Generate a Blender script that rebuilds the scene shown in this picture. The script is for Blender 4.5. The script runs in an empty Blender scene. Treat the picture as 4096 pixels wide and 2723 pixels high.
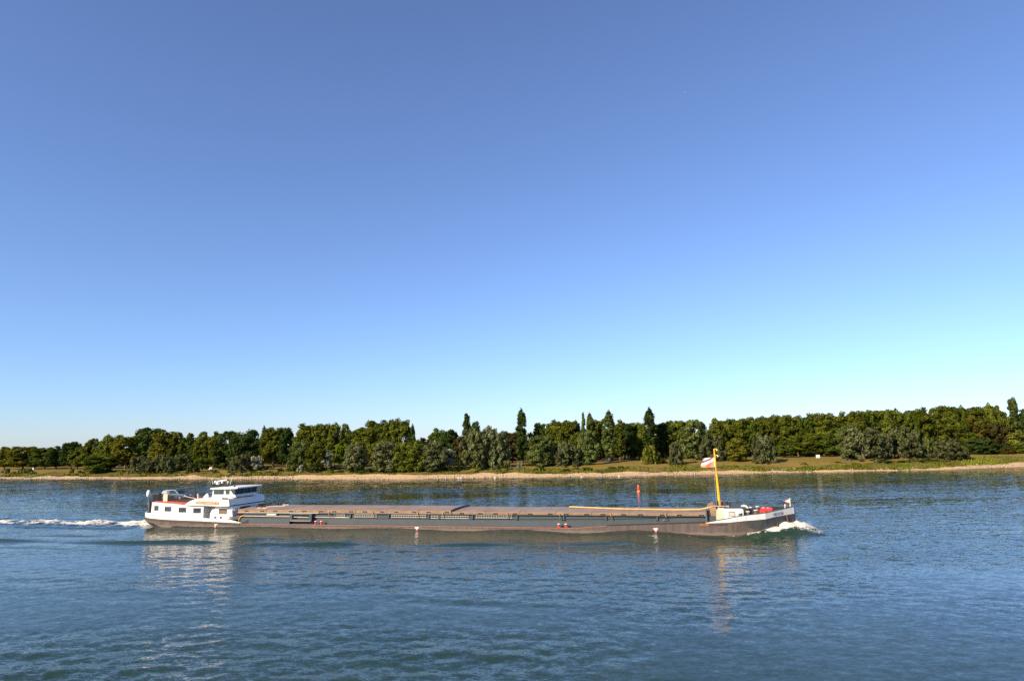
import bpy, bmesh, math, random
import numpy as np
from mathutils import Matrix, Vector

# ------------------------------------------------------------------ camera, sky, sun, exposure
SC = bpy.context.scene
COLL = SC.collection
cam = bpy.data.cameras.new('camera')
cam_ob = bpy.data.objects.new('camera', cam)
COLL.objects.link(cam_ob)
_r = Vector((0.99980006, 0.0029166, -0.01978215))
_u = Vector((0.019996, -0.14582996, 0.98910757))
_f = Vector((0.0, 0.98930537, 0.14585913))
cam_m = Matrix((_r, _u, -_f)).transposed().to_4x4()
cam_m.translation = (0, 0, 11)
cam_ob.matrix_world = cam_m
cam.lens = 24.0
cam.sensor_width = 36.0
cam.clip_start = 0.5
cam.clip_end = 30000
SC.camera = cam_ob

SUN_EL = math.radians(31)
SUN_AZ = math.radians(180 + 48)          # clockwise from +Y: behind the camera and to its left
world = bpy.data.worlds.new('World')
SC.world = world
world.use_nodes = True
_nt = world.node_tree
_bg = _nt.nodes['Background']
_sk = _nt.nodes.new('ShaderNodeTexSky')
_sk.sky_type = 'NISHITA'
_sk.sun_disc = False
_sk.sun_elevation = SUN_EL
_sk.sun_rotation = SUN_AZ
_sk.air_density = 1.0
_sk.dust_density = 0.15
_sk.ozone_density = 10.0
_sk.altitude = 0
_hs = _nt.nodes.new('ShaderNodeHueSaturation'); _hs.inputs['Saturation'].default_value = 0.90
_nt.links.new(_sk.outputs[0], _hs.inputs['Color']); 
_tn = _nt.nodes.new('ShaderNodeMix'); _tn.data_type = 'RGBA'; _tn.blend_type = 'MULTIPLY'; _tn.inputs[0].default_value = 1.0; _tn.inputs[7].default_value = (1.0, 0.962, 1.0, 1)   # white balance of the sky
_nt.links.new(_hs.outputs[0], _tn.inputs[6]); _nt.links.new(_tn.outputs[2], _bg.inputs[0])
_bg.inputs[1].default_value = 0.112
sun = bpy.data.lights.new('sun', 'SUN')
sun.energy = 5.0
sun.angle = math.radians(0.5)
sun.color = (1.0, 0.80, 0.55)
sun_ob = bpy.data.objects.new('sun', sun)
COLL.objects.link(sun_ob)
_sd = Vector((math.sin(SUN_AZ) * math.cos(SUN_EL), math.cos(SUN_AZ) * math.cos(SUN_EL), math.sin(SUN_EL)))
sun_ob.rotation_euler = _sd.to_track_quat('Z', 'Y').to_euler()
SC.view_settings.view_transform = 'Standard'
SC.view_settings.look = 'None'
SC.view_settings.exposure = 0.70
SC.view_settings.gamma = 1.0
SC.render.engine = 'CYCLES'
SC.cycles.use_denoising = False
SC.cycles.max_bounces = 6
SC.cycles.diffuse_bounces = 2
SC.cycles.glossy_bounces = 3
SC.cycles.transmission_bounces = 4
SC.cycles.transparent_max_bounces = 8
SC.cycles.caustics_reflective = False
SC.cycles.caustics_refractive = False

rnd = random.Random(7)
nrg = np.random.default_rng(11)
R = math.radians

# ------------------------------------------------------------------ helpers
def tag(o, label=None, cat=None, group=None, kind=None):
    if label: o['label'] = label
    if cat: o['category'] = cat
    if group: o['group'] = group
    if kind: o['kind'] = kind
    return o

def empty(name, loc=(0, 0, 0), rz=0.0):
    o = bpy.data.objects.new(name, None)
    o.empty_display_size = 0.5
    o.location = loc
    o.rotation_euler = (0, 0, rz)
    COLL.objects.link(o)
    return o

def mesh_ob(name, verts, faces, m=None, parent=None, smooth=False):
    me = bpy.data.meshes.new(name)
    me.from_pydata([tuple(v) for v in verts], [], faces)
    me.update()
    if m: me.materials.append(m)
    if smooth:
        me.shade_smooth()
    o = bpy.data.objects.new(name, me)
    COLL.objects.link(o)
    if parent: o.parent = parent
    return o

def np_mesh(name, V, Q, m=None, smooth=False):
    me = bpy.data.meshes.new(name)
    V = np.asarray(V, np.float32); Q = np.asarray(Q, np.int32)
    me.vertices.add(len(V)); me.vertices.foreach_set('co', V.ravel())
    k = Q.shape[1]
    me.loops.add(Q.size); me.loops.foreach_set('vertex_index', Q.ravel())
    me.polygons.add(len(Q)); me.polygons.foreach_set('loop_start', np.arange(len(Q), dtype=np.int32) * k)
    me.update(calc_edges=True)
    me.polygons.foreach_set('use_smooth', np.full(len(Q), smooth, bool))
    if m: me.materials.append(m)
    return me

class MB:
    """collects simple shapes into one mesh"""
    def __init__(s): s.v = []; s.f = []
    def add(s, vs, fs):
        n = len(s.v); s.v += [tuple(v) for v in vs]; s.f += [tuple(i + n for i in f) for f in fs]; return s
    def box(s, x0, x1, y0, y1, z0, z1):
        v = [(x, y, z) for x in (x0, x1) for y in (y0, y1) for z in (z0, z1)]
        return s.add(v, [(0, 1, 3, 2), (4, 6, 7, 5), (0, 4, 5, 1), (2, 3, 7, 6), (0, 2, 6, 4), (1, 5, 7, 3)])
    def bbox(s, x0, x1, y0, y1, z0, z1, b=0.03):
        """box with chamfered edges"""
        bm = bmesh.new()
        bmesh.ops.create_cube(bm, size=1)
        for v in bm.verts:
            v.co = ((x0 + x1) / 2 + v.co.x * (x1 - x0), (y0 + y1) / 2 + v.co.y * (y1 - y0), (z0 + z1) / 2 + v.co.z * (z1 - z0))
        bmesh.ops.bevel(bm, geom=list(bm.edges), offset=b, segments=2, affect='EDGES', profile=0.6)
        bm.verts.index_update()
        s.add([v.co[:] for v in bm.verts], [[v.index for v in f.verts] for f in bm.faces]); bm.free()
        return s
    def prism(s, poly, a0, a1, axis='y'):
        n = len(poly)
        def P(p, a):
            if axis == 'y': return (p[0], a, p[1])
            if axis == 'x': return (a, p[0], p[1])
            return (p[0], p[1], a)
        v = [P(p, a0) for p in poly] + [P(p, a1) for p in poly]
        return s.add(v, [tuple(range(n)), tuple(range(2 * n - 1, n - 1, -1))] + [(i, n + i, n + (i + 1) % n, (i + 1) % n) for i in range(n)])
    def tube(s, pts, r, n=8, caps=True):
        pts = [Vector(p) for p in pts]
        rs = r if isinstance(r, (list, tuple)) else [r] * len(pts)
        v = []; f = []
        for i, p in enumerate(pts):
            d = (pts[min(i + 1, len(pts) - 1)] - pts[max(i - 1, 0)]).normalized()
            a = d.orthogonal() if abs(d.z) < 0.99 else Vector((1, 0, 0))
            a = Vector((0, 0, 1)).cross(d) if abs(d.z) < 0.99 else Vector((1, 0, 0))
            a.normalize(); b = d.cross(a).normalized()
            for k in range(n):
                t = 2 * math.pi * k / n
                v.append(p + (a * math.cos(t) + b * math.sin(t)) * rs[i])
        for i in range(len(pts) - 1):
            for k in range(n):
                f.append((i * n + k, i * n + (k + 1) % n, (i + 1) * n + (k + 1) % n, (i + 1) * n + k))
        if caps:
            f.append(tuple(range(n - 1, -1, -1))); f.append(tuple((len(pts) - 1) * n + k for k in range(n)))
        return s.add(v, f)
    def lathe(s, prof, c=(0, 0, 0), n=16):
        v = []; f = []
        for (r, z) in prof:
            for k in range(n):
                t = 2 * math.pi * k / n
                v.append((c[0] + r * math.cos(t), c[1] + r * math.sin(t), c[2] + z))
        for i in range(len(prof) - 1):
            for k in range(n):
                f.append((i * n + k, i * n + (k + 1) % n, (i + 1) * n + (k + 1) % n, (i + 1) * n + k))
        f.append(tuple(range(n - 1, -1, -1))); f.append(tuple((len(prof) - 1) * n + k for k in range(n)))
        return s.add(v, f)
    def ball(s, c, rx, ry=None, rz=None, n=12, m=8):
        ry = ry or rx; rz = rz or rx
        v = []; f = []
        for i in range(m + 1):
            p = math.pi * i / m
            for k in range(n):
                t = 2 * math.pi * k / n
                v.append((c[0] + rx * math.sin(p) * math.cos(t), c[1] + ry * math.sin(p) * math.sin(t), c[2] - rz * math.cos(p)))
        for i in range(m):
            for k in range(n):
                f.append((i * n + k, i * n + (k + 1) % n, (i + 1) * n + (k + 1) % n, (i + 1) * n + k))
        return s.add(v, f)
    def loft(s, rings, closed=True, caps=True):
        n = len(rings[0]); v = [p for r in rings for p in r]; f = []
        for i in range(len(rings) - 1):
            for k in range(n if closed else n - 1):
                f.append((i * n + k, i * n + (k + 1) % n, (i + 1) * n + (k + 1) % n, (i + 1) * n + k))
        if caps and closed:
            f.append(tuple(range(n - 1, -1, -1))); f.append(tuple((len(rings) - 1) * n + k for k in range(n)))
        return s.add(v, f)
    def build(s, name, m=None, parent=None, smooth=False, bevel=0.0):
        me = bpy.data.meshes.new(name)
        me.from_pydata(s.v, [], s.f)
        bm = bmesh.new(); bm.from_mesh(me)
        bmesh.ops.recalc_face_normals(bm, faces=bm.faces)
        bm.to_mesh(me); bm.free()
        if m: me.materials.append(m)
        if smooth:
            me.shade_smooth()
        o = bpy.data.objects.new(name, me)
        COLL.objects.link(o)
        if parent: o.parent = parent
        if bevel:
            b = o.modifiers.new('bevel', 'BEVEL'); b.width = bevel; b.segments = 2; b.limit_method = 'ANGLE'
        return o

def copy_tree(o, parent=None):
    c = o.copy(); COLL.objects.link(c)
    if parent: c.parent = parent
    for ch in list(o.children): copy_tree(ch, c)
    return c

# ------------------------------------------------------------------ materials
def mat(name, c, rough=0.6, c2=None, scale=3.0, stretch=(1, 1, 1), metal=0.0, amt=1.0, bump=0.0, detail=6, lo=0.38, hi=0.66, third=None, coat=0.0):
    """paint with uneven wear: two or three tones mixed by object-space noise"""
    m = bpy.data.materials.new(name); m.use_nodes = True
    nt = m.node_tree; b = nt.nodes['Principled BSDF']
    b.inputs['Roughness'].default_value = rough; b.inputs['Metallic'].default_value = metal
    if coat: b.inputs['Coat Weight'].default_value = coat
    if c2 is None: c2 = tuple(x * 0.82 for x in c)
    tc = nt.nodes.new('ShaderNodeTexCoord'); mp = nt.nodes.new('ShaderNodeMapping')
    mp.inputs['Scale'].default_value = stretch
    nt.links.new(tc.outputs['Object'], mp.inputs[0])
    nz = nt.nodes.new('ShaderNodeTexNoise'); nz.inputs['Scale'].default_value = scale; nz.inputs['Detail'].default_value = detail; nz.inputs['Roughness'].default_value = 0.62
    nt.links.new(mp.outputs[0], nz.inputs['Vector'])
    rp = nt.nodes.new('ShaderNodeValToRGB')
    rp.color_ramp.elements[0].position = lo; rp.color_ramp.elements[1].position = hi
    rp.color_ramp.elements[0].color = (*c, 1); rp.color_ramp.elements[1].color = (*[a + (d - a) * amt for a, d in zip(c, c2)], 1)
    if third:
        e = rp.color_ramp.elements.new(min(0.99, hi + 0.1)); e.color = (*third, 1)
    nt.links.new(nz.outputs['Fac'], rp.inputs[0]); nt.links.new(rp.outputs[0], b.inputs['Base Color'])
    if bump:
        bp = nt.nodes.new('ShaderNodeBump'); bp.inputs['Strength'].default_value = bump; bp.inputs['Distance'].default_value = 0.05
        nt.links.new(nz.outputs['Fac'], bp.inputs['Height']); nt.links.new(bp.outputs[0], b.inputs['Normal'])
    return m

M = {}
M['white'] = mat('white_paint', (0.80, 0.79, 0.76), 0.35, (0.70, 0.68, 0.63), 1.2, (1, 1, 0.35))
M['white2'] = mat('white_trim', (0.78, 0.77, 0.75), 0.4, (0.66, 0.64, 0.60), 4)
M['hull'] = mat('hull_weathered', (0.120, 0.094, 0.082), 0.7, (0.068, 0.054, 0.05), 1.6, (1.2, 1.2, 0.2), third=(0.15, 0.105, 0.075))
_m = M['hull']; _n = _m.node_tree; _b = _n.nodes['Principled BSDF']; _src = _b.inputs['Base Color'].links[0].from_socket
_tc = [n for n in _n.nodes if n.type == 'TEX_COORD'][0]
_sx = _n.nodes.new('ShaderNodeSeparateXYZ'); _n.links.new(_tc.outputs['Object'], _sx.inputs[0])
_z2 = _n.nodes.new('ShaderNodeTexNoise'); _z2.inputs['Scale'].default_value = 0.5; _n.links.new(_tc.outputs['Object'], _z2.inputs['Vector'])
_ad = _n.nodes.new('ShaderNodeMath'); _ad.operation = 'MULTIPLY_ADD'; _ad.inputs[1].default_value = 0.5; _n.links.new(_z2.outputs['Fac'], _ad.inputs[0]); _n.links.new(_sx.outputs['Z'], _ad.inputs[2])
_rr = _n.nodes.new('ShaderNodeValToRGB'); _cr = _rr.color_ramp
for _p, _v in ((0.30, 0.0), (0.42, 0.75), (0.62, 0.6), (0.76, 0.0)):
    _e = _cr.elements.new(_p); _e.color = (_v, _v, _v, 1)
_cr.elements[0].color = (0, 0, 0, 1); _cr.elements[-1].color = (0, 0, 0, 1)
_n.links.new(_ad.outputs[0], _rr.inputs[0])
_mx = _n.nodes.new('ShaderNodeMix'); _mx.data_type = 'RGBA'; _n.links.new(_rr.outputs[0], _mx.inputs[0]); _n.links.new(_src, _mx.inputs[6]); _mx.inputs[7].default_value = (0.18, 0.145, 0.11, 1)
_n.links.new(_mx.outputs[2], _b.inputs['Base Color'])
M['dark_hull'] = mat('hull_dark_paint', (0.045, 0.052, 0.062), 0.5, (0.075, 0.075, 0.08), 1.2, (1, 1, 0.3))
M['strake'] = mat('strake_black', (0.035, 0.03, 0.03), 0.6, (0.11, 0.07, 0.05), 1.6, (1, 1, 2))
M['coaming'] = mat('coaming_blue_grey', (0.044, 0.066, 0.080), 0.5, (0.058, 0.074, 0.082), 0.7, (0.4, 1, 0.6), third=(0.085, 0.085, 0.08))
M['coaming2'] = mat('coaming_shelf_grey', (0.058, 0.080, 0.092), 0.5, (0.052, 0.066, 0.074), 1.2, (0.5, 1, 0.3), third=(0.10, 0.092, 0.078))
M['hatch_top'] = mat('hatch_top_dusty', (0.30, 0.232, 0.178), 0.6, (0.22, 0.155, 0.115), 0.5, (1, 0.5, 1), third=(0.17, 0.11, 0.085))
M['hatch_side'] = mat('hatch_side_rusty', (0.33, 0.215, 0.12), 0.7, (0.20, 0.125, 0.07), 1.4, (0.8, 1, 2.5), third=(0.56, 0.44, 0.31))
M['rust'] = mat('rust', (0.33, 0.13, 0.06), 0.85, (0.20, 0.08, 0.045), 5, third=(0.4, 0.2, 0.11))
M['dark_rust'] = mat('dark_rust', (0.10, 0.045, 0.028), 0.85, (0.05, 0.025, 0.018), 5)
M['red'] = mat('red_paint', (0.62, 0.06, 0.03), 0.45, (0.5, 0.045, 0.03), 3)
M['red_deck'] = mat('red_oxide_deck', (0.36, 0.07, 0.045), 0.75, (0.27, 0.05, 0.035), 2.5)
M['red_line'] = mat('red_oxide_edge', (0.40, 0.17, 0.13), 0.8, (0.26, 0.13, 0.10), 3, (1, 1, 1))
M['orange'] = mat('orange_sign', (0.72, 0.14, 0.03), 0.45, (0.66, 0.12, 0.03), 4)
M['yellow'] = mat('yellow_paint', (0.82, 0.50, 0.012), 0.4, (0.72, 0.34, 0.012), 2.5)
M['pale_yellow'] = mat('faded_yellow', (0.62, 0.42, 0.16), 0.6, (0.5, 0.31, 0.1), 2)
M['cream'] = mat('cream', (0.74, 0.62, 0.42), 0.6, (0.62, 0.48, 0.32), 3)
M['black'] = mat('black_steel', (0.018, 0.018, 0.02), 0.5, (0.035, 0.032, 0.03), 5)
M['steel'] = mat('grey_steel', (0.11, 0.125, 0.13), 0.5, (0.075, 0.085, 0.09), 4)
M['rope'] = mat('rope', (0.48, 0.32, 0.17), 0.95, (0.36, 0.22, 0.11), 12)
M['blue'] = mat('blue_plastic', (0.02, 0.11, 0.38), 0.4, (0.02, 0.08, 0.28), 3)
M['tarp'] = mat('dark_tarp', (0.04, 0.03, 0.025), 0.9, (0.10, 0.04, 0.025), 4)
M['wood'] = mat('bleached_plank', (0.62, 0.52, 0.42), 0.8, (0.45, 0.36, 0.28), 5)
M['alu'] = mat('aluminium', (0.55, 0.52, 0.47), 0.45, (0.42, 0.38, 0.33), 6, metal=0.2)
M['curtain'] = mat('curtain', (0.62, 0.56, 0.50), 0.9, (0.42, 0.37, 0.33), 9, (3, 1, 0.01))
M['blind'] = mat('window_blind', (0.20, 0.15, 0.11), 0.9, (0.16, 0.12, 0.09), 4)
M['room'] = mat('dark_room', (0.11, 0.09, 0.075), 0.9, (0.15, 0.125, 0.10), 2)
M['letters'] = mat('dark_letters', (0.09, 0.085, 0.085), 0.6, (0.16, 0.14, 0.13), 12)
M['yellow_letters'] = mat('cream_letters', (0.86, 0.72, 0.42), 0.5, (0.8, 0.66, 0.36), 12)
M['skin'] = mat('skin', (0.45, 0.26, 0.18), 0.6)
M['navy'] = mat('navy_cloth', (0.03, 0.035, 0.05), 0.9)
M['hair'] = mat('dark_hair', (0.03, 0.02, 0.015), 0.8)

def glass_mat(name, tint, alpha=0.45, rough=0.03):
    m = bpy.data.materials.new(name); m.use_nodes = True
    nt = m.node_tree; nt.nodes.remove(nt.nodes['Principled BSDF']); out = nt.nodes['Material Output']
    tr = nt.nodes.new('ShaderNodeBsdfTransparent'); tr.inputs[0].default_value = (*tint, 1)
    gl = nt.nodes.new('ShaderNodeBsdfGlossy'); gl.inputs['Roughness'].default_value = rough
    fr = nt.nodes.new('ShaderNodeFresnel'); fr.inputs[0].default_value = 1.5
    ad = nt.nodes.new('ShaderNodeMath'); ad.operation = 'ADD'; ad.inputs[1].default_value = alpha * 0.1
    nt.links.new(fr.outputs[0], ad.inputs[0])
    mx = nt.nodes.new('ShaderNodeMixShader')
    nt.links.new(ad.outputs[0], mx.inputs[0]); nt.links.new(tr.outputs[0], mx.inputs[1]); nt.links.new(gl.outputs[0], mx.inputs[2])
    nt.links.new(mx.outputs[0], out.inputs[0])
    return m
M['glass'] = glass_mat('tinted_glass', (0.62, 0.80, 0.78))
M['cabin_glass'] = glass_mat('cabin_glass', (0.85, 0.82, 0.78), 0.0, 0.08)

# ------------------------------------------------------------------ the far bank
SX = [-1500, -450, -210, -168.7, -100.7, -39, 2, 41, 76, 119, 158, 240, 400, 1500]
SY = [760, 392, 283.3, 266.3, 241.5, 219, 213.8, 208.9, 212, 209, 216.4, 232, 280, 560]
def shore(x): return np.interp(x, SX, SY)
ZX = [-450, -100, 0, 60, 400]; ZZ = [2.1, 2.4, 2.7, 3.1, 3.3]
PD = [-10, 0, 5, 9, 16, 22, 30, 60, 400, 4000]; PV = [-0.5, 0, .22, .42, .8, .95, 1, 1.05, 1.3, 1.5]
EX = [-450, -200, -100, -60, -10, 20, 40, 55, 66, 80, 110, 135, 148, 162, 400]
EW = [4, 4.8, 5.5, 7.5, 7.5, 5.5, 6.5, 6, 4.2, 2.8, 2.5, 2.8, 6, 7, 7]
def ground(x, y):
    d = y - shore(x)
    return np.interp(d, PD, PV) * np.interp(x, ZX, ZZ)
def vnoise(x, y, sc, seed):
    """smooth value noise, vectorised"""
    g = np.random.default_rng(seed).random((256, 256))
    u = np.asarray(x) / sc; v = np.asarray(y) / sc
    i = np.floor(u).astype(int); j = np.floor(v).astype(int); a = u - i; b = v - j
    a = a * a * (3 - 2 * a); b = b * b * (3 - 2 * b)
    G = lambda p, q: g[p % 256, q % 256]
    return (G(i, j) * (1 - a) + G(i + 1, j) * a) * (1 - b) + (G(i, j + 1) * (1 - a) + G(i + 1, j + 1) * a) * b - 0.5

def grid_quads(nr, nc):
    a = np.arange(nr * nc).reshape(nr, nc)
    return np.stack([a[:-1, :-1], a[:-1, 1:], a[1:, 1:], a[1:, :-1]], -1).reshape(-1, 4)

def ground_mat(name, stops, scale, fine, bump):
    m = bpy.data.materials.new(name); m.use_nodes = True
    nt = m.node_tree; b = nt.nodes['Principled BSDF']; b.inputs['Roughness'].default_value = 0.95
    b.inputs['Specular IOR Level'].default_value = 0.1
    g = nt.nodes.new('ShaderNodeNewGeometry')
    n1 = nt.nodes.new('ShaderNodeTexNoise'); n1.inputs['Scale'].default_value = scale; n1.inputs['Detail'].default_value = 5
    n2 = nt.nodes.new('ShaderNodeTexNoise'); n2.inputs['Scale'].default_value = fine; n2.inputs['Detail'].default_value = 4
    nt.links.new(g.outputs['Position'], n1.inputs['Vector']); nt.links.new(g.outputs['Position'], n2.inputs['Vector'])
    mx = nt.nodes.new('ShaderNodeMix'); mx.data_type = 'FLOAT'; mx.inputs[0].default_value = 0.45
    nt.links.new(n1.outputs['Fac'], mx.inputs[2]); nt.links.new(n2.outputs['Fac'], mx.inputs[3])
    rp = nt.nodes.new('ShaderNodeValToRGB'); cr = rp.color_ramp
    cr.elements[0].position = stops[0][0]; cr.elements[0].color = (*stops[0][1], 1)
    cr.elements[1].position = stops[-1][0]; cr.elements[1].color = (*stops[-1][1], 1)
    for p, c in stops[1:-1]:
        e = cr.elements.new(p); e.color = (*c, 1)
    nt.links.new(mx.outputs[0], rp.inputs[0]); nt.links.new(rp.outputs[0], b.inputs['Base Color'])
    bp = nt.nodes.new('ShaderNodeBump'); bp.inputs['Strength'].default_value = bump; bp.inputs['Distance'].default_value = 0.3
    nt.links.new(n2.outputs['Fac'], bp.inputs['Height']); nt.links.new(bp.outputs[0], b.inputs['Normal'])
    return m
M['sand'] = ground_mat('sand_and_pebbles', [(0.32, (0.26, 0.17, 0.095)), (0.44, (0.47, 0.33, 0.185)), (0.56, (0.60, 0.43, 0.25)), (0.68, (0.34, 0.23, 0.13))], 0.5, 2.6, 0.9)
M['meadow'] = ground_mat('dry_meadow', [(0.32, (0.12, 0.10, 0.022)), (0.46, (0.19, 0.14, 0.032)), (0.58, (0.23, 0.165, 0.042)), (0.7, (0.14, 0.12, 0.022))], 0.10, 1.2, 0.8)
M['verge'] = ground_mat('green_verge', [(0.32, (0.05, 0.06, 0.012)), (0.46, (0.10, 0.095, 0.02)), (0.58, (0.17, 0.13, 0.035)), (0.70, (0.30, 0.20, 0.11))], 0.22, 1.6, 0.9)

xs = np.concatenate([np.linspace(-1500, -330, 40)[:-1], np.arange(-330, 260, 1.0), np.linspace(260, 1500, 40)])
E_ = np.interp(xs, EX, EW) + vnoise(xs, xs * 0 + 3, 9, 5) * 4.0 + vnoise(xs, xs * 0 + 3, 2.7, 15) * 1.8
V_ = E_ + np.maximum(2.0, 9 + vnoise(xs, xs * 0 + 9, 15, 6) * 10 + vnoise(xs, xs * 0, 4, 61) * 3)
def strip(name, rows, m):
    X = np.repeat(xs[None], len(rows), 0)
    D = np.stack(rows)
    jx = vnoise(X * 1.0, D * 0, 6, 8) * 2.2 + vnoise(X, D * 0, 1.7, 18) * 0.7
    Y = shore(X) + D + jx * np.clip(1 - D / 30, 0, 1)
    Z = np.interp(D, PD, PV) * np.interp(X, ZX, ZZ) + (vnoise(X, Y, 7, 9) * 0.35 + vnoise(X, Y, 1.9, 10) * 0.16) * np.clip((D + 1) / 8, 0, 1)
    me = np_mesh(name, np.stack([X, Y, Z], -1).reshape(-1, 3), grid_quads(len(rows), len(xs)), m, True)
    o = bpy.data.objects.new(name, me); COLL.objects.link(o); return o
tag(strip('beach', [(-8 + (E_ + 8) * t) for t in np.linspace(0, 1, 22)], M['sand']), kind='structure')
tag(strip('grass_verge', [E_ + (V_ - E_) * t for t in np.linspace(0, 1, 10)], M['verge']), kind='structure')
tag(strip('meadow', [V_ + (3000 - V_) * t for t in np.concatenate([np.linspace(0, 0.04, 60), np.linspace(0.045, 1, 14)])], M['meadow']), kind='structure')

# ------------------------------------------------------------------ trees
def leaf_material():
    m = bpy.data.materials.new('foliage'); m.use_nodes = True
    nt = m.node_tree; nt.nodes.remove(nt.nodes['Principled BSDF']); out = nt.nodes['Material Output']
    oi = nt.nodes.new('ShaderNodeObjectInfo')
    at = nt.nodes.new('ShaderNodeAttribute'); at.attribute_name = 'tint'
    hsv = nt.nodes.new('ShaderNodeHueSaturation')
    mr = nt.nodes.new('ShaderNodeMapRange'); mr.inputs[3].default_value = 0.55; mr.inputs[4].default_value = 1.45
    mh = nt.nodes.new('ShaderNodeMapRange'); mh.inputs[3].default_value = 0.53; mh.inputs[4].default_value = 0.475
    sp = nt.nodes.new('ShaderNodeSeparateColor')
    nt.links.new(at.outputs['Color'], sp.inputs[0])
    nt.links.new(sp.outputs[0], mr.inputs[0]); nt.links.new(sp.outputs[1], mh.inputs[0])
    nt.links.new(oi.outputs['Color'], hsv.inputs['Color']); nt.links.new(mr.outputs[0], hsv.inputs['Value']); nt.links.new(mh.outputs[0], hsv.inputs['Hue'])
    d = nt.nodes.new('ShaderNodeBsdfDiffuse'); t = nt.nodes.new('ShaderNodeBsdfTranslucent')
    nt.links.new(hsv.outputs[0], d.inputs[0]); nt.links.new(hsv.outputs[0], t.inputs[0])
    mx = nt.nodes.new('ShaderNodeMixShader'); mx.inputs[0].default_value = 0.22
    nt.links.new(d.outputs[0], mx.inputs[1]); nt.links.new(t.outputs[0], mx.inputs[2]); nt.links.new(mx.outputs[0], out.inputs[0])
    return m
M['leaf'] = leaf_material()
M['bark'] = mat('bark', (0.13, 0.10, 0.075), 0.95, (0.07, 0.055, 0.042), 6, (1, 1, 0.3))

def leaves_mesh(name, lobes, leaf, n_per_area, rng, nominal, droop=0.0, upness=0.2):
    """lobes: (cx,cy,cz, rx,ry,rz, tint) in metres of the nominal tree; many leaf-sized quads spread over and through each lobe"""
    Vs = []; T1 = []; T2 = []
    for (cx, cy, cz, rx, ry, rz, tint) in lobes:
        area = 4 * math.pi * ((rx * ry) ** 1.6 / 3 + (rx * rz) ** 1.6 / 3 + (ry * rz) ** 1.6 / 3) ** (1 / 1.6)
        n = max(14, int(area * n_per_area))
        d = rng.normal(size=(n, 3)); d /= np.linalg.norm(d, axis=1)[:, None]
        rr = rng.random(n) ** 0.45
        rr = rr * (0.9 + 0.25 * rng.random(n))
        P = np.array([cx, cy, cz]) + d * rr[:, None] * np.array([rx, ry, rz])
        N = d + rng.normal(size=(n, 3)) * 0.34 + np.array([0, 0, upness]); N /= np.linalg.norm(N, axis=1)[:, None]
        A = np.cross(N, rng.normal(size=(n, 3))); 
        if droop: A = A * (1 - droop) + np.array([0, 0, -1.0]) * droop * np.linalg.norm(A, axis=1)[:, None]; A -= N * (A * N).sum(1)[:, None]
        A /= np.linalg.norm(A, axis=1)[:, None] + 1e-9
        B = np.cross(N, A)
        s = leaf * (0.6 + 0.8 * rng.random(n))[:, None]
        la = 1.6 if droop else 1.15
        Q = np.stack([P - A * s * la, P + B * s * 0.8, P + A * s * la, P - B * s * 0.8], 1)
        Vs.append(Q.reshape(-1, 3))
        T1.append(np.repeat(np.clip(tint + rng.normal(size=n) * 0.12, 0, 1), 4)); T2.append(np.repeat(rng.random(n), 4))
    V = np.concatenate(Vs)
    if nominal[2] > 1: V[:, 2] *= nominal[2] / np.quantile(V[:, 2], 0.996)      # crown top sits at the nominal height
    V = V / np.array(nominal)
    Q = np.arange(len(V)).reshape(-1, 4)
    me = np_mesh(name, V, Q, M['leaf'])
    ca = me.color_attributes.new('tint', 'FLOAT_COLOR', 'POINT')
    col = np.ones((len(V), 4), np.float32); col[:, 0] = np.concatenate(T1); col[:, 1] = np.concatenate(T2)
    ca.data.foreach_set('color', col.ravel())
    return me

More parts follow.
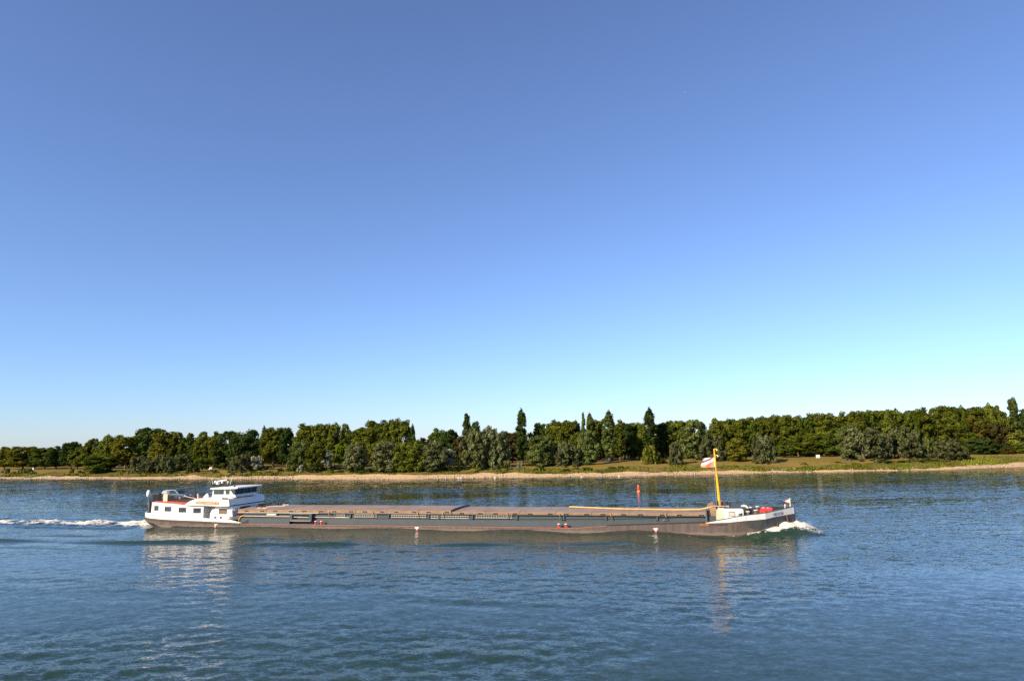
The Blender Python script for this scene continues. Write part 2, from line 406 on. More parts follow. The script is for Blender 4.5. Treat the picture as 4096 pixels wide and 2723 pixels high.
def crown_lobes(kind, rng):
    L = []
    if kind == 'plane' and rng.random() < 0.34:   # several ascending boughs with gaps between them
        for b in range(7):
            a = b * 0.9 + rng.random() * 0.5; rr = 1.0 + 2.4 * rng.random(); top = 15.2 - rr * 0.9 - rng.random() * 1.6; tn = rng.random()
            for k in range(15):
                t = (k + rng.random()) / 15; z = 2.6 + t * (top - 2.6); r = rr * (0.45 + 0.75 * math.sin(math.pi * min(1, t * 0.9 + 0.08)))
                aa = a + rng.normal() * 0.38; s = (0.62 + 0.62 * rng.random()) * (1.05 - 0.35 * t)
                L.append((r * math.cos(aa), r * math.sin(aa), z, s * 1.15, s * 1.15, s, np.clip(tn * 0.6 + 0.4 * rng.random(), 0, 1)))
    elif kind == 'plane':          # nominal 9 x 16 m, broad bumpy top
        for k in range(95):
            t = rng.random() ** 0.8; z = 2.6 + t * 11.6
            env = 4.1 * (1 - abs((z - 8.3) / 8.2) ** 2.4) ** 0.5
            a = rng.random() * 6.283; r = env * (0.35 + 0.65 * rng.random() ** 0.5) * 0.82
            s = 0.75 + rng.random() * 0.75
            L.append((r * math.cos(a), r * math.sin(a), z, s * 1.15, s * 1.15, s, rng.random()))
        for k in range(7):
            a = k * 0.9 + rng.random() * 0.6; r = 1.2 + 1.8 * rng.random(); s = 0.8 + rng.random() * 0.4
            L.append((r * math.cos(a), r * math.sin(a), 13.4 + rng.random() * 1.7, s, s, s * 1.0, rng.random()))
    elif kind == 'broad':          # nominal 10 x 12 m, down to low boughs
        for k in range(95):
            z = 0.9 + rng.random() * 9.7
            env = 4.6 * max(0.15, 1 - abs((z - 5.2) / 6.6) ** 2.0) ** 0.6
            a = rng.random() * 6.283; r = env * (0.4 + 0.6 * rng.random() ** 0.5) * 0.85
            s = 0.62 + rng.random() * 0.72
            L.append((r * math.cos(a), r * math.sin(a), z, s * 1.15, s * 1.15, s * 0.95, rng.random()))
        for k in range(4):
            a = rng.random() * 6.283; s = 0.7 + rng.random() * 0.4
            L.append((1.3 * math.cos(a), 1.3 * math.sin(a), 10.6 + rng.random() * 0.8, s, s, s, rng.random()))
    elif kind == 'round':          # nominal 6 x 6
        for k in range(26):
            z = 1.6 + rng.random() * 3.7; env = 2.7 * max(0.2, 1 - abs((z - 3.5) / 2.9) ** 2) ** 0.5
            a = rng.random() * 6.283; r = env * (0.4 + 0.6 * rng.random()) * 0.85; s = 0.5 + rng.random() * 0.4
            L.append((r * math.cos(a), r * math.sin(a), z, s * 1.1, s * 1.1, s, rng.random()))
    elif kind == 'poplar':         # nominal 5 x 22, upright plumes
        lean = (rng.random() - 0.5) * 0.5
        for k in range(110):
            t = rng.random() ** 0.80; z = 1.8 + t * 19.0
            env = 2.2 * min(1.0, 0.55 + t * 1.3) * (1 - t ** 3.0 * 0.78)
            a = rng.random() * 6.283; r = env * rng.random() ** 0.5 * 0.72; s = 0.34 + rng.random() * 0.32
            L.append((r * math.cos(a) + lean * t, r * math.sin(a), z, s, s, s * 2.4, rng.random()))
        L.append((lean, 0, 21.0, 0.32, 0.32, 1.1, 0.4))
    elif kind == 'willow':         # nominal 9 x 12, drooping curtains
        nb = 13
        for b in range(nb):
            a = b * 6.283 / nb + rng.random() * 0.5; rr = 1.2 + rng.random() * 2.3; top = 8.2 + rng.random() * 3.0 - rr * 0.55
            tint0 = rng.random()
            for k in range(9):
                aa = a + (rng.random() - 0.5) * 1.0; r = rr + rng.random() * 1.25 * (k / 4.0); z = top - k * (top - 0.4) / 8.6 * (0.8 + 0.4 * rng.random())
                s = 0.42 + rng.random() * 0.42
                L.append((r * math.cos(aa), r * math.sin(aa), z, s, s, s * 1.6, np.clip(tint0 * 0.7 + rng.random() * 0.3, 0, 1)))
    elif kind == 'shrub':          # nominal 3 x 2
        for k in range(16):
            z = 0.25 + rng.random() * 1.35; env = 1.35 * max(0.15, 1 - (z / 2.0) ** 2.2)
            a = rng.random() * 6.283; r = env * rng.random() ** 0.5; s = 0.22 + rng.random() * 0.22
            L.append((r * math.cos(a), r * math.sin(a), z, s * 1.2, s * 1.2, s * 1.1, rng.random()))
    return L
NOM = {'plane': (9, 9, 16), 'broad': (10, 10, 12), 'round': (6, 6, 6), 'poplar': (5, 5, 22), 'willow': (9, 9, 12), 'shrub': (3, 3, 2)}
LEAF = {'plane': 0.26, 'broad': 0.25, 'round': 0.22, 'poplar': 0.22, 'willow': 0.22, 'shrub': 0.13}
DENS = {'plane': 6.5, 'broad': 7, 'round': 9, 'poplar': 8.5, 'willow': 8.5, 'shrub': 24}
def trunk_mesh(kind, rng):
    nx, ny, nz = NOM[kind]
    mb = MB()
    if kind == 'shrub':
        for k in range(5):
            a = rng.random() * 6.283; r = 0.4 + rng.random() * 0.5
            mb.tube([(0.1 * math.cos(a), 0.1 * math.sin(a), -0.15), (r * 0.5 * math.cos(a), r * 0.5 * math.sin(a), 0.7), (r * math.cos(a), r * math.sin(a), 1.3)], [0.05, 0.035, 0.012], 5)
    else:
        h = nz * (0.85 if kind == 'poplar' else 0.62); r0 = {'plane': .34, 'broad': .32, 'round': .2, 'poplar': .36, 'willow': .42}[kind]
        pts = []; x = y = 0.0
        for k in range(7):
            t = k / 6; pts.append((x, y, -0.5 + t * h)); x += (rng.random() - 0.5) * 0.4; y += (rng.random() - 0.5) * 0.4
        mb.tube(pts, [r0 * (1.25 if k == 0 else 1 - 0.8 * k / 6) for k in range(7)], 8)
        for k in range(7):
            i = 2 + k % 4; p = Vector(pts[i]); a = k * 1.8 + rng.random(); L = nx * (0.10 if kind == 'poplar' else 0.32) * (0.7 + 0.5 * rng.random())
            q = p + Vector((math.cos(a) * L * 0.55, math.sin(a) * L * 0.55, nz * 0.09)); e = p + Vector((math.cos(a) * L, math.sin(a) * L, nz * 0.19))
            mb.tube([p, q, e], [r0 * 0.4, r0 * 0.26, r0 * 0.08], 5)
    mb.v = [(a / nx, b / ny, c / nz) for a, b, c in mb.v]
    me = bpy.data.meshes.new('trunk'); me.from_pydata(mb.v, [], mb.f); me.materials.append(M['bark']); me.shade_smooth()
    return me
NVAR = {'plane': 9, 'broad': 7, 'round': 2, 'poplar': 3, 'willow': 5, 'shrub': 4}
KINDS = {}
for k_, nv in NVAR.items():
    KINDS[k_] = []
    for i in range(nv):
        g_ = np.random.default_rng(1000 + 37 * i + len(k_) * 101)
        KINDS[k_].append((leaves_mesh('crown', crown_lobes(k_, g_), LEAF[k_], DENS[k_], g_, NOM[k_], droop=0.7 if k_ == 'willow' else (0.3 if k_ == 'poplar' else 0.0)), trunk_mesh(k_, g_)))
TREE_NAME = {'plane': 'plane_tree', 'broad': 'broadleaf_tree', 'round': 'broadleaf_tree', 'poplar': 'poplar_tree', 'willow': 'willow_tree', 'shrub': 'bush'}
TREE_CAT = {'plane': 'tree', 'broad': 'tree', 'round': 'tree', 'poplar': 'poplar', 'willow': 'willow', 'shrub': 'bush'}
TREE_GROUP = {'plane': 'tall trees of the back row', 'broad': 'leafy trees along the far bank', 'round': 'leafy trees along the far bank', 'poplar': 'columnar poplars on the far bank', 'willow': 'willows along the far beach', 'shrub': 'bushes along the far beach'}
LEAF_COL = {'olive': (0.096, 0.113, 0.015), 'dark': (0.045, 0.069, 0.017), 'green': (0.074, 0.103, 0.015), 'yellow': (0.134, 0.136, 0.017), 'bright': (0.108, 0.158, 0.011),
            'grey': (0.121, 0.136, 0.056), 'silver': (0.305, 0.317, 0.216), 'brown': (0.067, 0.059, 0.019), 'black': (0.025, 0.040, 0.013), 'greygreen': (0.099, 0.127, 0.035),
            'lemon': (0.166, 0.178, 0.026), 'rust': (0.090, 0.081, 0.015)}
TREES = [  # kind, x, y, base z, width, height, colour, label
 ('plane',-248.1,336.4,2.30,11.1,10.7,'yellow',"yellowing tree in the back row, first such from the left edge"),
 ('plane',-234.3,330.2,2.31,13.3,10.7,'yellow',"yellowing tree in the back row, second such from the left edge"),
 ('plane',-226.0,326.4,2.31,8.4,9.3,'black',"blackish green tree in the back row, first such right of the far left white post"),
 ('plane',-220.0,323.7,2.32,10.7,10.0,'green',"green tree in the back row, first such right of the far left white post"),
 ('plane',-212.2,320.2,2.33,10.6,10.4,'dark',"dark green tree in the back row, first such right of the far left white post"),
 ('plane',-202.5,316.1,2.33,9.3,12.2,'dark',"dark green tree in the back row, second such right of the far left white post"),
 ('plane',-198.1,314.3,2.34,8.1,11.2,'olive',"olive green tree in the back row, first such right of the far left white post"),
 ('plane',-190.0,311.0,2.35,11.4,13.3,'olive',"olive green tree in the back row, second such right of the far left white post"),
 ('plane',-180.1,306.9,2.35,12.4,14.5,'olive',"olive green tree in the back row, third such right of the far left white post"),
 ('plane',-170.0,302.8,2.36,11.1,14.2,'yellow',"yellowing tree in the back row, first such right of the far left white post"),
 ('plane',-149.5,295.2,2.38,11.9,15.3,'yellow',"yellowing tree in the back row, first such right of the broad dark tree"),
 ('plane',-143.0,292.9,2.39,9.7,15.0,'olive',"olive green tree in the back row, first such right of the broad dark tree"),
 ('plane',-136.6,290.6,2.39,9.6,14.4,'green',"green tree in the back row, first such right of the broad dark tree"),
 ('plane',-129.9,288.1,2.40,9.0,14.9,'olive',"olive green tree in the back row, second such right of the broad dark tree"),
 ('plane',-124.5,286.2,2.40,8.4,14.7,'olive',"olive green tree in the back row, first such right of the left white board"),
 ('plane',-89.6,273.4,2.46,9.5,15.3,'dark',"dark green tree in the back row, first such right of the wheelhouse"),
 ('plane',-95.8,275.7,2.44,11.1,15.6,'olive',"olive green tree in the back row, first such right of the wheelhouse"),
 ('plane',-84.5,271.6,2.47,9.0,11.4,'black',"blackish green tree in the back row, first such right of the wheelhouse"),
 ('plane',-80.1,270.0,2.48,10.9,16.3,'olive',"olive green tree in the back row, second such right of the wheelhouse"),
 ('plane',-74.2,267.8,2.50,9.8,16.3,'olive',"olive green tree in the back row, third such right of the wheelhouse"),
 ('plane',-69.4,266.1,2.52,9.3,16.3,'olive',"olive green tree in the back row, first such right of the whitish grey tree"),
 ('plane',-64.8,264.4,2.53,7.3,16.1,'olive',"olive green tree in the back row, second such right of the whitish grey tree"),
 ('plane',-61.3,263.1,2.54,5.8,12.1,'black',"blackish green tree in the back row, first such right of the whitish grey tree"),
 ('plane',-56.9,261.5,2.55,10.5,14.5,'olive',"olive green tree in the back row, third such right of the whitish grey tree"),
 ('plane',-51.1,259.4,2.57,10.0,16.9,'olive',"olive green tree in the back row, fourth such right of the whitish grey tree"),
 ('plane',-46.3,257.6,2.59,8.5,16.9,'olive',"olive green tree in the back row, first such right of the big grey olive tree"),
 ('plane',-42.1,256.1,2.60,8.0,17.0,'olive',"olive green tree in the back row, second such right of the big grey olive tree"),
 ('plane',-38.1,254.9,2.61,5.6,14.6,'dark',"dark green tree in the back row, first such right of the big grey olive tree"),
 ('plane',-33.7,254.3,2.62,8.4,10.1,'black',"blackish green tree in the back row, first such right of the big grey olive tree"),
 ('plane',-28.2,253.6,2.64,9.3,13.3,'green',"green tree in the back row, first such right of the big grey olive tree"),
 ('plane',-24.0,253.1,2.65,8.3,12.8,'dark',"dark green tree in the back row, first such right of the silver white tree"),
 ('plane',-13.9,251.8,2.68,8.3,15.3,'dark',"dark green tree in the back row, first such right of the leftmost poplar"),
 ('plane',-0.7,264.2,2.79,8.7,11.6,'brown',"brown tree in the back row, second such right of the big grey willow pair"),
 ('plane',-4.6,264.6,2.78,7.8,9.8,'brown',"brown tree in the back row, first such right of the big grey willow pair"),
 ('plane',9.2,262.9,2.85,9.1,14.6,'green',"green tree in the back row, first such right of the lone tall poplar"),
 ('plane',13.3,262.4,2.88,7.7,14.2,'olive',"olive green tree in the back row, first such right of the lone tall poplar"),
 ('plane',17.2,261.9,2.91,8.2,15.2,'olive',"olive green tree in the back row, third such right of the lone tall poplar"),
 ('plane',21.9,261.3,2.94,8.1,15.2,'olive',"olive green tree in the back row, fourth such right of the lone tall poplar"),
 ('plane',31.2,260.1,3.00,8.6,15.2,'olive',"olive green tree in the back row, first such right of the twin poplars"),
 ('plane',39.5,259.1,3.06,8.5,14.8,'olive',"olive green tree in the back row, second such right of the twin poplars"),
 ('plane',42.7,259.0,3.08,8.5,13.5,'dark',"dark green tree in the back row, first such right of the twin poplars"),
 ('plane',46.5,259.4,3.11,8.1,13.7,'olive',"olive green tree in the back row, third such right of the twin poplars"),
 ('plane',56.6,260.3,3.18,8.1,13.6,'dark',"dark green tree in the back row, first such right of the tallest leaning poplar"),
 ('plane',60.7,260.6,3.20,8.6,14.1,'olive',"olive green tree in the back row, second such right of the tallest leaning poplar"),
 ('plane',65.2,261.0,3.21,8.6,13.4,'olive',"olive green tree in the back row, first such right of the slim lone willow"),
 ('plane',76.6,262.0,3.21,8.2,14.7,'olive',"olive green tree in the back row, first such right of the barge mast"),
 ('plane',82.2,265.6,3.24,7.8,14.0,'olive',"olive green tree in the back row, third such right of the barge mast"),
 ('plane',86.4,265.3,3.24,8.3,14.4,'olive',"olive green tree in the back row, fourth such right of the barge mast"),
 ('plane',91.1,265.0,3.24,8.7,14.9,'green',"green tree in the back row, second such right of the barge mast"),
 ('plane',95.3,264.7,3.25,7.8,15.0,'olive',"olive green tree in the back row, first such right of the bare trunked willow"),
 ('plane',99.0,264.4,3.25,8.2,15.2,'olive',"olive green tree in the back row, second such right of the bare trunked willow"),
 ('plane',103.3,264.1,3.25,8.2,15.4,'olive',"olive green tree in the back row, third such right of the bare trunked willow"),
 ('plane',108.3,263.8,3.25,7.7,14.7,'olive',"olive green tree in the back row, fourth such right of the bare trunked willow"),
 ('plane',112.7,263.4,3.26,8.2,15.7,'green',"green tree in the back row, third such right of the bare trunked willow"),
 ('plane',117.9,263.1,3.26,9.6,15.8,'olive',"olive green tree in the back row, first such right of the square white board"),
 ('plane',122.5,263.6,3.26,6.8,14.4,'olive',"olive green tree in the back row, second such right of the square white board"),
 ('plane',127.2,264.5,3.26,9.7,16.1,'olive',"olive green tree in the back row, fourth such right of the square white board"),
 ('plane',132.5,265.5,3.27,8.8,16.3,'olive',"olive green tree in the back row, sixth such right of the square white board"),
 ('plane',138.0,266.6,3.27,9.3,16.6,'green',"green tree in the back row, first such right of the great silver willow"),
 ('plane',143.7,267.6,3.28,8.8,16.7,'olive',"olive green tree in the back row, second such right of the great silver willow"),
 ('plane',149.4,268.7,3.28,8.9,16.8,'olive',"olive green tree in the back row, third such right of the great silver willow"),
 ('plane',154.5,269.7,3.28,7.9,15.9,'green',"green tree in the back row, second such right of the tallest willow"),
 ('plane',159.2,270.6,3.28,8.4,17.1,'olive',"olive green tree in the back row, first such right of the tallest willow"),
 ('plane',166.6,272.0,3.29,9.5,17.2,'olive',"olive green tree in the back row, first such right of the gap in the trees"),
 ('plane',171.7,273.0,3.29,9.5,18.0,'olive',"olive green tree in the back row, second such right of the gap in the trees"),
 ('plane',177.8,274.1,3.30,9.0,17.4,'green',"green tree in the back row, first such right of the gap in the trees"),
 ('plane',184.1,275.3,3.30,9.1,17.3,'olive',"olive green tree in the back row, fourth such right of the gap in the trees"),
 ('plane',190.0,276.4,3.30,9.6,18.2,'olive',"olive green tree in the back row, sixth such right of the gap in the trees"),
 ('plane',196.1,277.6,3.31,8.1,17.6,'olive',"olive green tree in the back row, seventh such right of the gap in the trees"),
 ('plane',207.2,279.7,3.31,9.2,16.1,'dark',"dark green tree in the back row, fourth such right of the gap in the trees"),
 ('plane',11.5,269.6,2.90,9.4,14.2,'dark',"dark green tree in the back row, first such right of the lone tall poplar"),
 ('plane',15.7,269.1,2.93,7.9,14.5,'olive',"olive green tree in the back row, second such right of the lone tall poplar"),
 ('plane',20.1,268.5,2.96,8.4,14.9,'dark',"dark green tree in the back row, second such right of the lone tall poplar"),
 ('plane',42.2,266.0,3.12,8.8,14.0,'green',"green tree in the back row, first such right of the twin poplars"),
 ('plane',45.9,266.3,3.14,8.8,13.4,'green',"green tree in the back row, second such right of the twin poplars"),
 ('plane',60.2,267.6,3.24,8.3,13.5,'olive',"olive green tree in the back row, first such right of the tallest leaning poplar"),
 ('plane',64.6,268.0,3.24,8.8,13.4,'green',"green tree in the back row, first such right of the slim lone willow"),
 ('plane',80.8,268.7,3.25,8.4,14.1,'olive',"olive green tree in the back row, second such right of the barge mast"),
 ('plane',86.4,272.3,3.27,8.0,13.6,'dark',"dark green tree in the back row, first such right of the barge mast"),
 ('plane',91.0,272.0,3.28,8.5,14.3,'green',"green tree in the back row, first such right of the barge mast"),
 ('plane',95.5,271.6,3.28,9.0,14.8,'dark',"dark green tree in the back row, second such right of the barge mast"),
 ('plane',99.6,271.4,3.28,8.0,15.0,'green',"green tree in the back row, first such right of the bare trunked willow"),
 ('plane',103.7,271.1,3.28,8.4,14.7,'dark',"dark green tree in the back row, first such right of the bare trunked willow"),
 ('plane',108.5,270.7,3.29,8.4,14.7,'green',"green tree in the back row, second such right of the bare trunked willow"),
 ('plane',113.3,270.4,3.29,7.9,15.0,'dark',"dark green tree in the back row, second such right of the bare trunked willow"),
 ('plane',118.3,270.1,3.29,8.4,15.4,'olive',"olive green tree in the back row, fifth such right of the bare trunked willow"),
 ('plane',123.6,270.8,3.30,9.9,14.5,'dark',"dark green tree in the back row, first such right of the square white board"),
 ('plane',128.4,271.8,3.30,7.0,15.1,'olive',"olive green tree in the back row, third such right of the square white board"),
 ('plane',133.6,272.7,3.30,10.0,15.9,'olive',"olive green tree in the back row, fifth such right of the square white board"),
 ('plane',139.2,273.8,3.31,9.0,16.2,'olive',"olive green tree in the back row, first such right of the great silver willow"),
 ('plane',144.9,274.9,3.31,9.6,16.6,'green',"green tree in the back row, second such right of the great silver willow"),
 ('plane',150.8,276.0,3.31,9.1,16.7,'dark',"dark green tree in the back row, first such right of the great silver willow"),
 ('plane',156.3,277.0,3.32,9.1,16.1,'green',"green tree in the back row, first such right of the tallest willow"),
 ('plane',174.0,280.4,3.33,9.8,17.0,'dark',"dark green tree in the back row, first such right of the gap in the trees"),
 ('plane',179.8,281.5,3.33,9.8,17.6,'dark',"dark green tree in the back row, second such right of the gap in the trees"),
 ('plane',186.2,282.7,3.34,9.3,16.8,'olive',"olive green tree in the back row, third such right of the gap in the trees"),
 ('plane',192.5,283.9,3.34,9.4,17.5,'olive',"olive green tree in the back row, fifth such right of the gap in the trees"),
 ('plane',198.7,285.1,3.34,9.9,17.8,'dark',"dark green tree in the back row, third such right of the gap in the trees"),
 ('broad',-163.1,309.2,2.40,17.0,17.4,'dark',"broad dark green tree rising highest in the left part of the tree line"),
 ('broad',-120.0,288.5,2.42,13.7,14.8,'dark',"broad dark olive tree behind the barge wheelhouse, left of its equally dark neighbour"),
 ('broad',-110.3,285.0,2.43,15.7,15.0,'dark',"wide dark olive tree behind the barge wheelhouse, right of its equally dark neighbour"),
 ('poplar',-107.4,295.9,2.48,2.8,16.9,'dark',"thin dark poplar tip peeping over the left tree line"),
 ('poplar',-18.0,262.3,2.72,4.0,18.9,'dark',"pointed dark poplar beside the big grey willow, leftmost tall poplar of the bank"),
 ('poplar',3.0,257.7,2.78,4.9,19.6,'dark',"tall dark poplar standing alone between the brown tree and the plane trees"),
 ('poplar',25.6,252.8,2.93,2.4,17.8,'greygreen',"slimmer left tip of the twin poplars"),
 ('poplar',28.0,251.5,2.94,3.7,17.3,'greygreen',"stouter right tip of the twin poplars"),
 ('poplar',33.9,245.8,2.96,5.2,17.7,'greygreen',"stout poplar just right of the twin poplars, lit on its left side"),
 ('poplar',50.2,253.7,3.11,5.4,18.6,'dark',"tallest leaning poplar behind the two-lobed yellowish willow"),
 ('poplar',203.0,278.9,3.31,4.9,20.8,'greygreen',"loose pale poplar at the right edge of the photo"),
 ('broad',-169.5,282.6,1.87,13.5,6.8,'green',"dark green tree with low boughs in front of the yellowing trees on the left"),
 ('broad',-54.9,238.8,1.75,8.3,9.6,'grey',"tall grey olive tree with pale tips right of the bright green round tree"),
 ('round',-63.0,255.7,2.48,6.2,8.8,'bright',"bright green round tree peeping out between greyer trees"),
 ('broad',-77.7,251.1,2.10,8.3,10.3,'greygreen',"grey green tree in front of the tall gappy trees left of the whitish one"),
 ('broad',-70.5,246.5,1.99,7.7,9.2,'olive',"olive tree with a slim drooping crown left of the whitish grey one"),
 ('broad',-43.2,233.5,1.64,10.3,9.9,'grey',"big grey olive tree reaching down to the beach in the middle of the left half"),
 ('broad',-38.1,231.9,1.65,7.6,8.6,'olive',"olive tree hugging the right side of the big grey olive tree"),
 ('broad',-32.5,231.2,1.66,8.9,10.0,'olive',"olive tree with a rounded yellowish top left of the silver tree"),
 ('broad',-26.6,230.4,1.67,8.9,9.4,'grey',"grey topped tree directly left of the silver white tree"),
 ('broad',-19.7,250.6,2.66,6.4,10.3,'brown',"reddish brown tree between the silver tree and the pointed poplar"),
 ('round',-22.9,235.0,2.24,6.0,6.9,'silver',"small silver white tree, palest of the whole bank"),
 ('willow',-11.8,234.6,2.33,11.2,13.3,'grey',"left half of the big grey willow pair, broader and taller"),
 ('willow',-6.2,233.8,2.35,8.6,12.3,'grey',"right half of the big grey willow pair, browner and slimmer"),
 ('broad',9.0,232.9,2.48,10.2,10.0,'greygreen',"leafy mid green tree right of the lone tall poplar, in front of the plane trees"),
 ('willow',17.0,231.9,2.53,9.3,7.8,'grey',"grey brown willow in front of the plane trees, left of the twin poplars"),
 ('broad',24.7,232.9,2.72,8.1,11.1,'greygreen',"grey green tree filling the foot of the twin poplars"),
 ('willow',44.8,229.2,2.70,5.2,6.1,'lemon',"two-lobed yellowish willow in front of the tallest poplar"),
 ('willow',48.2,229.5,2.72,3.8,2.1,'olive',"low olive lobe leaning off the yellowish willow"),
 ('willow',52.7,225.9,2.44,4.8,7.2,'grey',"slim grey willow standing alone right of the yellowish willow"),
 ('broad',64.3,245.0,3.12,10.8,14.0,'greygreen',"large feathery grey green tree left of the barge flag"),
 ('willow',67.4,235.2,2.99,6.9,8.4,'grey',"dim grey willow behind the barge mast and flag"),
 ('broad',75.1,233.9,2.95,7.7,7.1,'yellow',"yellowing round tree just right of the barge mast"),
 ('willow',81.8,227.6,2.49,7.0,9.0,'grey',"grey willow on a bare pale trunk right of the yellowing tree"),
 ('plane',99.3,254.4,3.20,9.3,6.0,'green',"green tree before the back row, first such right of the bare trunked willow"),
 ('plane',104.7,254.0,3.20,8.4,7.9,'olive',"olive green tree before the back row, first such right of the bare trunked willow"),
 ('plane',110.0,253.6,3.20,8.4,8.3,'olive',"olive green tree before the back row, second such right of the bare trunked willow"),
 ('plane',115.3,253.3,3.21,8.3,7.9,'green',"green tree before the back row, first such right of the square white board"),
 ('plane',106.9,253.9,3.20,6.5,4.7,'dark',"dark green tree before the back row, first such right of the bare trunked willow"),
 ('broad',118.6,245.0,3.17,8.5,11.1,'greygreen',"feathery pale green tree left of the great silver willow"),
 ('willow',115.7,229.2,2.82,10.6,10.3,'grey',"great silver grey willow, widest of the willow group on the right"),
 ('willow',123.2,229.8,2.82,5.7,8.2,'grey',"narrow willow right of the great silver grey willow"),
 ('willow',130.8,233.2,2.98,8.5,10.4,'grey',"tallest willow of the right group with a knobbly top"),
 ('willow',135.4,234.1,2.99,4.3,6.3,'grey',"small willow tucked right of the tallest willow"),
 ('willow',138.6,232.7,2.83,5.6,6.8,'greygreen',"greener willow in front of the gap in the plane trees"),
 ('willow',143.4,229.6,2.52,7.6,6.2,'grey',"leaning silver willow, second from the right end of the willows"),
 ('willow',148.3,228.6,2.18,3.9,3.8,'greygreen',"lowest willow at the right end of the willow group, beside the beach"),
 ('broad',165.3,257.8,3.21,11.3,12.1,'olive',"olive tree above the leaning willow"),
 ('broad',173.2,261.3,3.23,11.5,13.0,'rust',"rust tinged round tree above the right end of the willows"),
 ('broad',182.5,261.0,3.22,11.0,11.1,'brown',"brown tinged tree left of the pale poplar at the right edge"),
 ('broad',186.8,257.8,3.21,8.5,8.0,'lemon',"yellow green tree below the pale poplar"),
 ('broad',167.1,248.1,3.16,10.9,5.6,'dark',"dark green spreading tree behind the right-hand beach"),
 ('broad',173.3,247.3,3.13,8.2,3.2,'dark',"dark bushy tree behind the right-hand beach, right of the spreading one"),
 ('broad',173.0,243.2,3.05,4.5,2.3,'rust',"orange tinted small tree behind the right-hand beach"),
 ('broad',180.9,246.7,3.09,7.2,3.8,'olive',"olive tree at the right edge of the photo, lowest layer"),
 ('willow',-148.8,275.0,1.88,6.6,6.3,'grey',"grey willow under the broad dark tree, left of a similar pair"),
 ('willow',-142.0,271.6,1.76,7.0,6.0,'grey',"left willow of the pale pair under the broad dark tree"),
 ('willow',-135.5,269.2,1.77,6.5,6.8,'grey',"right willow of the pale pair, left of the silvery thicket"),
 ('willow',-134.9,280.0,2.31,7.2,6.1,'grey',"silvery thicket right of the pale willow pair"),
 ('willow',-122.1,263.3,1.65,4.8,3.9,'greygreen',"low grey green willow left of the round green tree"),
 ('round',-118.6,264.0,1.91,5.8,5.4,'green',"round green tree on the grass left of the white board"),
 ('round',-113.4,268.1,2.27,2.8,2.3,'olive',"small olive tree right of the white board"),
 ('willow',-101.1,256.7,1.79,7.3,6.2,'grey',"grey olive willow behind the barge roof antennas"),
 ('round',-95.3,257.5,2.05,5.3,5.5,'silver',"whitish small tree with a thin trunk, right of the antennas"),
 ('shrub',-75.5,245.3,1.58,2.5,2.8,'silver',"whitish cone shaped shrub near the beach"),
 ('round',-67.1,247.3,2.12,6.3,7.2,'silver',"whitish grey tree in the left half, between olive trees"),
 ('shrub',-221.5,302.5,1.58,4.0,2.2,'grey',"round grey green bush at the left edge of the photo"),
 ('shrub',-214.5,297.3,1.34,2.8,1.1,'green',"green bush near the beach, first such from the left edge"),
 ('shrub',-211.2,297.8,1.59,3.9,1.9,'greygreen',"grey green bush near the beach, first such from the left edge"),
 ('shrub',-207.2,296.1,1.59,3.3,1.9,'greygreen',"grey green bush near the beach, second such from the left edge"),
 ('shrub',-203.0,293.4,1.47,2.6,0.8,'green',"green bush near the beach, first such right of the far left white post"),
 ('shrub',-182.3,285.9,1.61,2.3,1.8,'yellow',"slender yellowish shrub beside the low boughed tree"),
 ('shrub',-176.6,282.5,1.49,2.7,1.3,'green',"green bush near the beach, second such right of the far left white post"),
 ('shrub',-156.7,277.9,1.88,4.5,0.9,'lemon',"yellow green shrub left of the grey willows"),
 ('shrub',-128.8,265.7,1.64,2.9,0.4,'bright',"bright green bush near the beach, first such right of the broad dark tree"),
 ('shrub',-124.0,262.0,1.39,2.1,0.5,'olive',"olive green bush near the beach, first such right of the broad dark tree"),
 ('shrub',-111.4,258.4,1.52,2.3,1.2,'dark',"dark green bush near the beach, first such right of the left white board"),
 ('shrub',-95.4,252.6,1.54,2.2,0.7,'dark',"dark green bush near the beach, third such right of the left white board"),
 ('shrub',-88.5,251.1,1.68,3.3,0.3,'brown',"brownish shrub left of two green ones near the whitish cone shrub"),
 ('shrub',-84.6,250.6,1.82,3.1,1.4,'dark',"dark green bush near the beach, second such right of the wheelhouse"),
 ('shrub',-81.6,250.5,1.96,3.1,1.5,'bright',"bright green bush near the beach, first such right of the wheelhouse"),
 ('shrub',-63.7,241.0,1.60,2.6,0.7,'greygreen',"grey green bush near the beach, first such right of the whitish grey tree"),
 ('shrub',-60.3,239.8,1.61,3.0,0.8,'rust',"rusty shrub at the foot of the olive trees"),
 ('shrub',-48.2,235.4,1.63,3.4,0.9,'greygreen',"grey green bush near the beach, second such right of the whitish grey tree"),
 ('shrub',-43.8,233.8,1.64,2.2,1.2,'greygreen',"grey green bush near the beach, third such right of the whitish grey tree"),
 ('shrub',-141.3,276.3,2.13,6.1,1.0,'dark',"dark green bush near the beach, first such right of the broad dark tree"),
 ('shrub',-131.0,274.5,2.25,5.6,1.1,'dark',"dark green bush near the beach, third such right of the broad dark tree"),
 ('shrub',-114.4,259.5,1.52,3.8,0.1,'green',"green bush near the beach, first such right of the broad dark tree"),
 ('shrub',-108.9,266.5,2.27,5.9,1.2,'dark',"dark green bush near the beach, second such right of the left white board"),
 ('shrub',-99.8,259.2,2.04,4.2,1.1,'green',"green bush near the beach, first such right of the left white board"),
 ('shrub',-94.0,261.0,2.30,5.7,1.2,'dark',"dark green bush near the beach, first such right of the wheelhouse"),
 ('shrub',-79.4,250.7,2.03,4.2,1.0,'dark',"dark green bush near the beach, third such right of the wheelhouse"),
 ('shrub',-69.1,248.0,2.12,5.1,1.2,'dark',"dark green bush near the beach, fifth such right of the wheelhouse"),
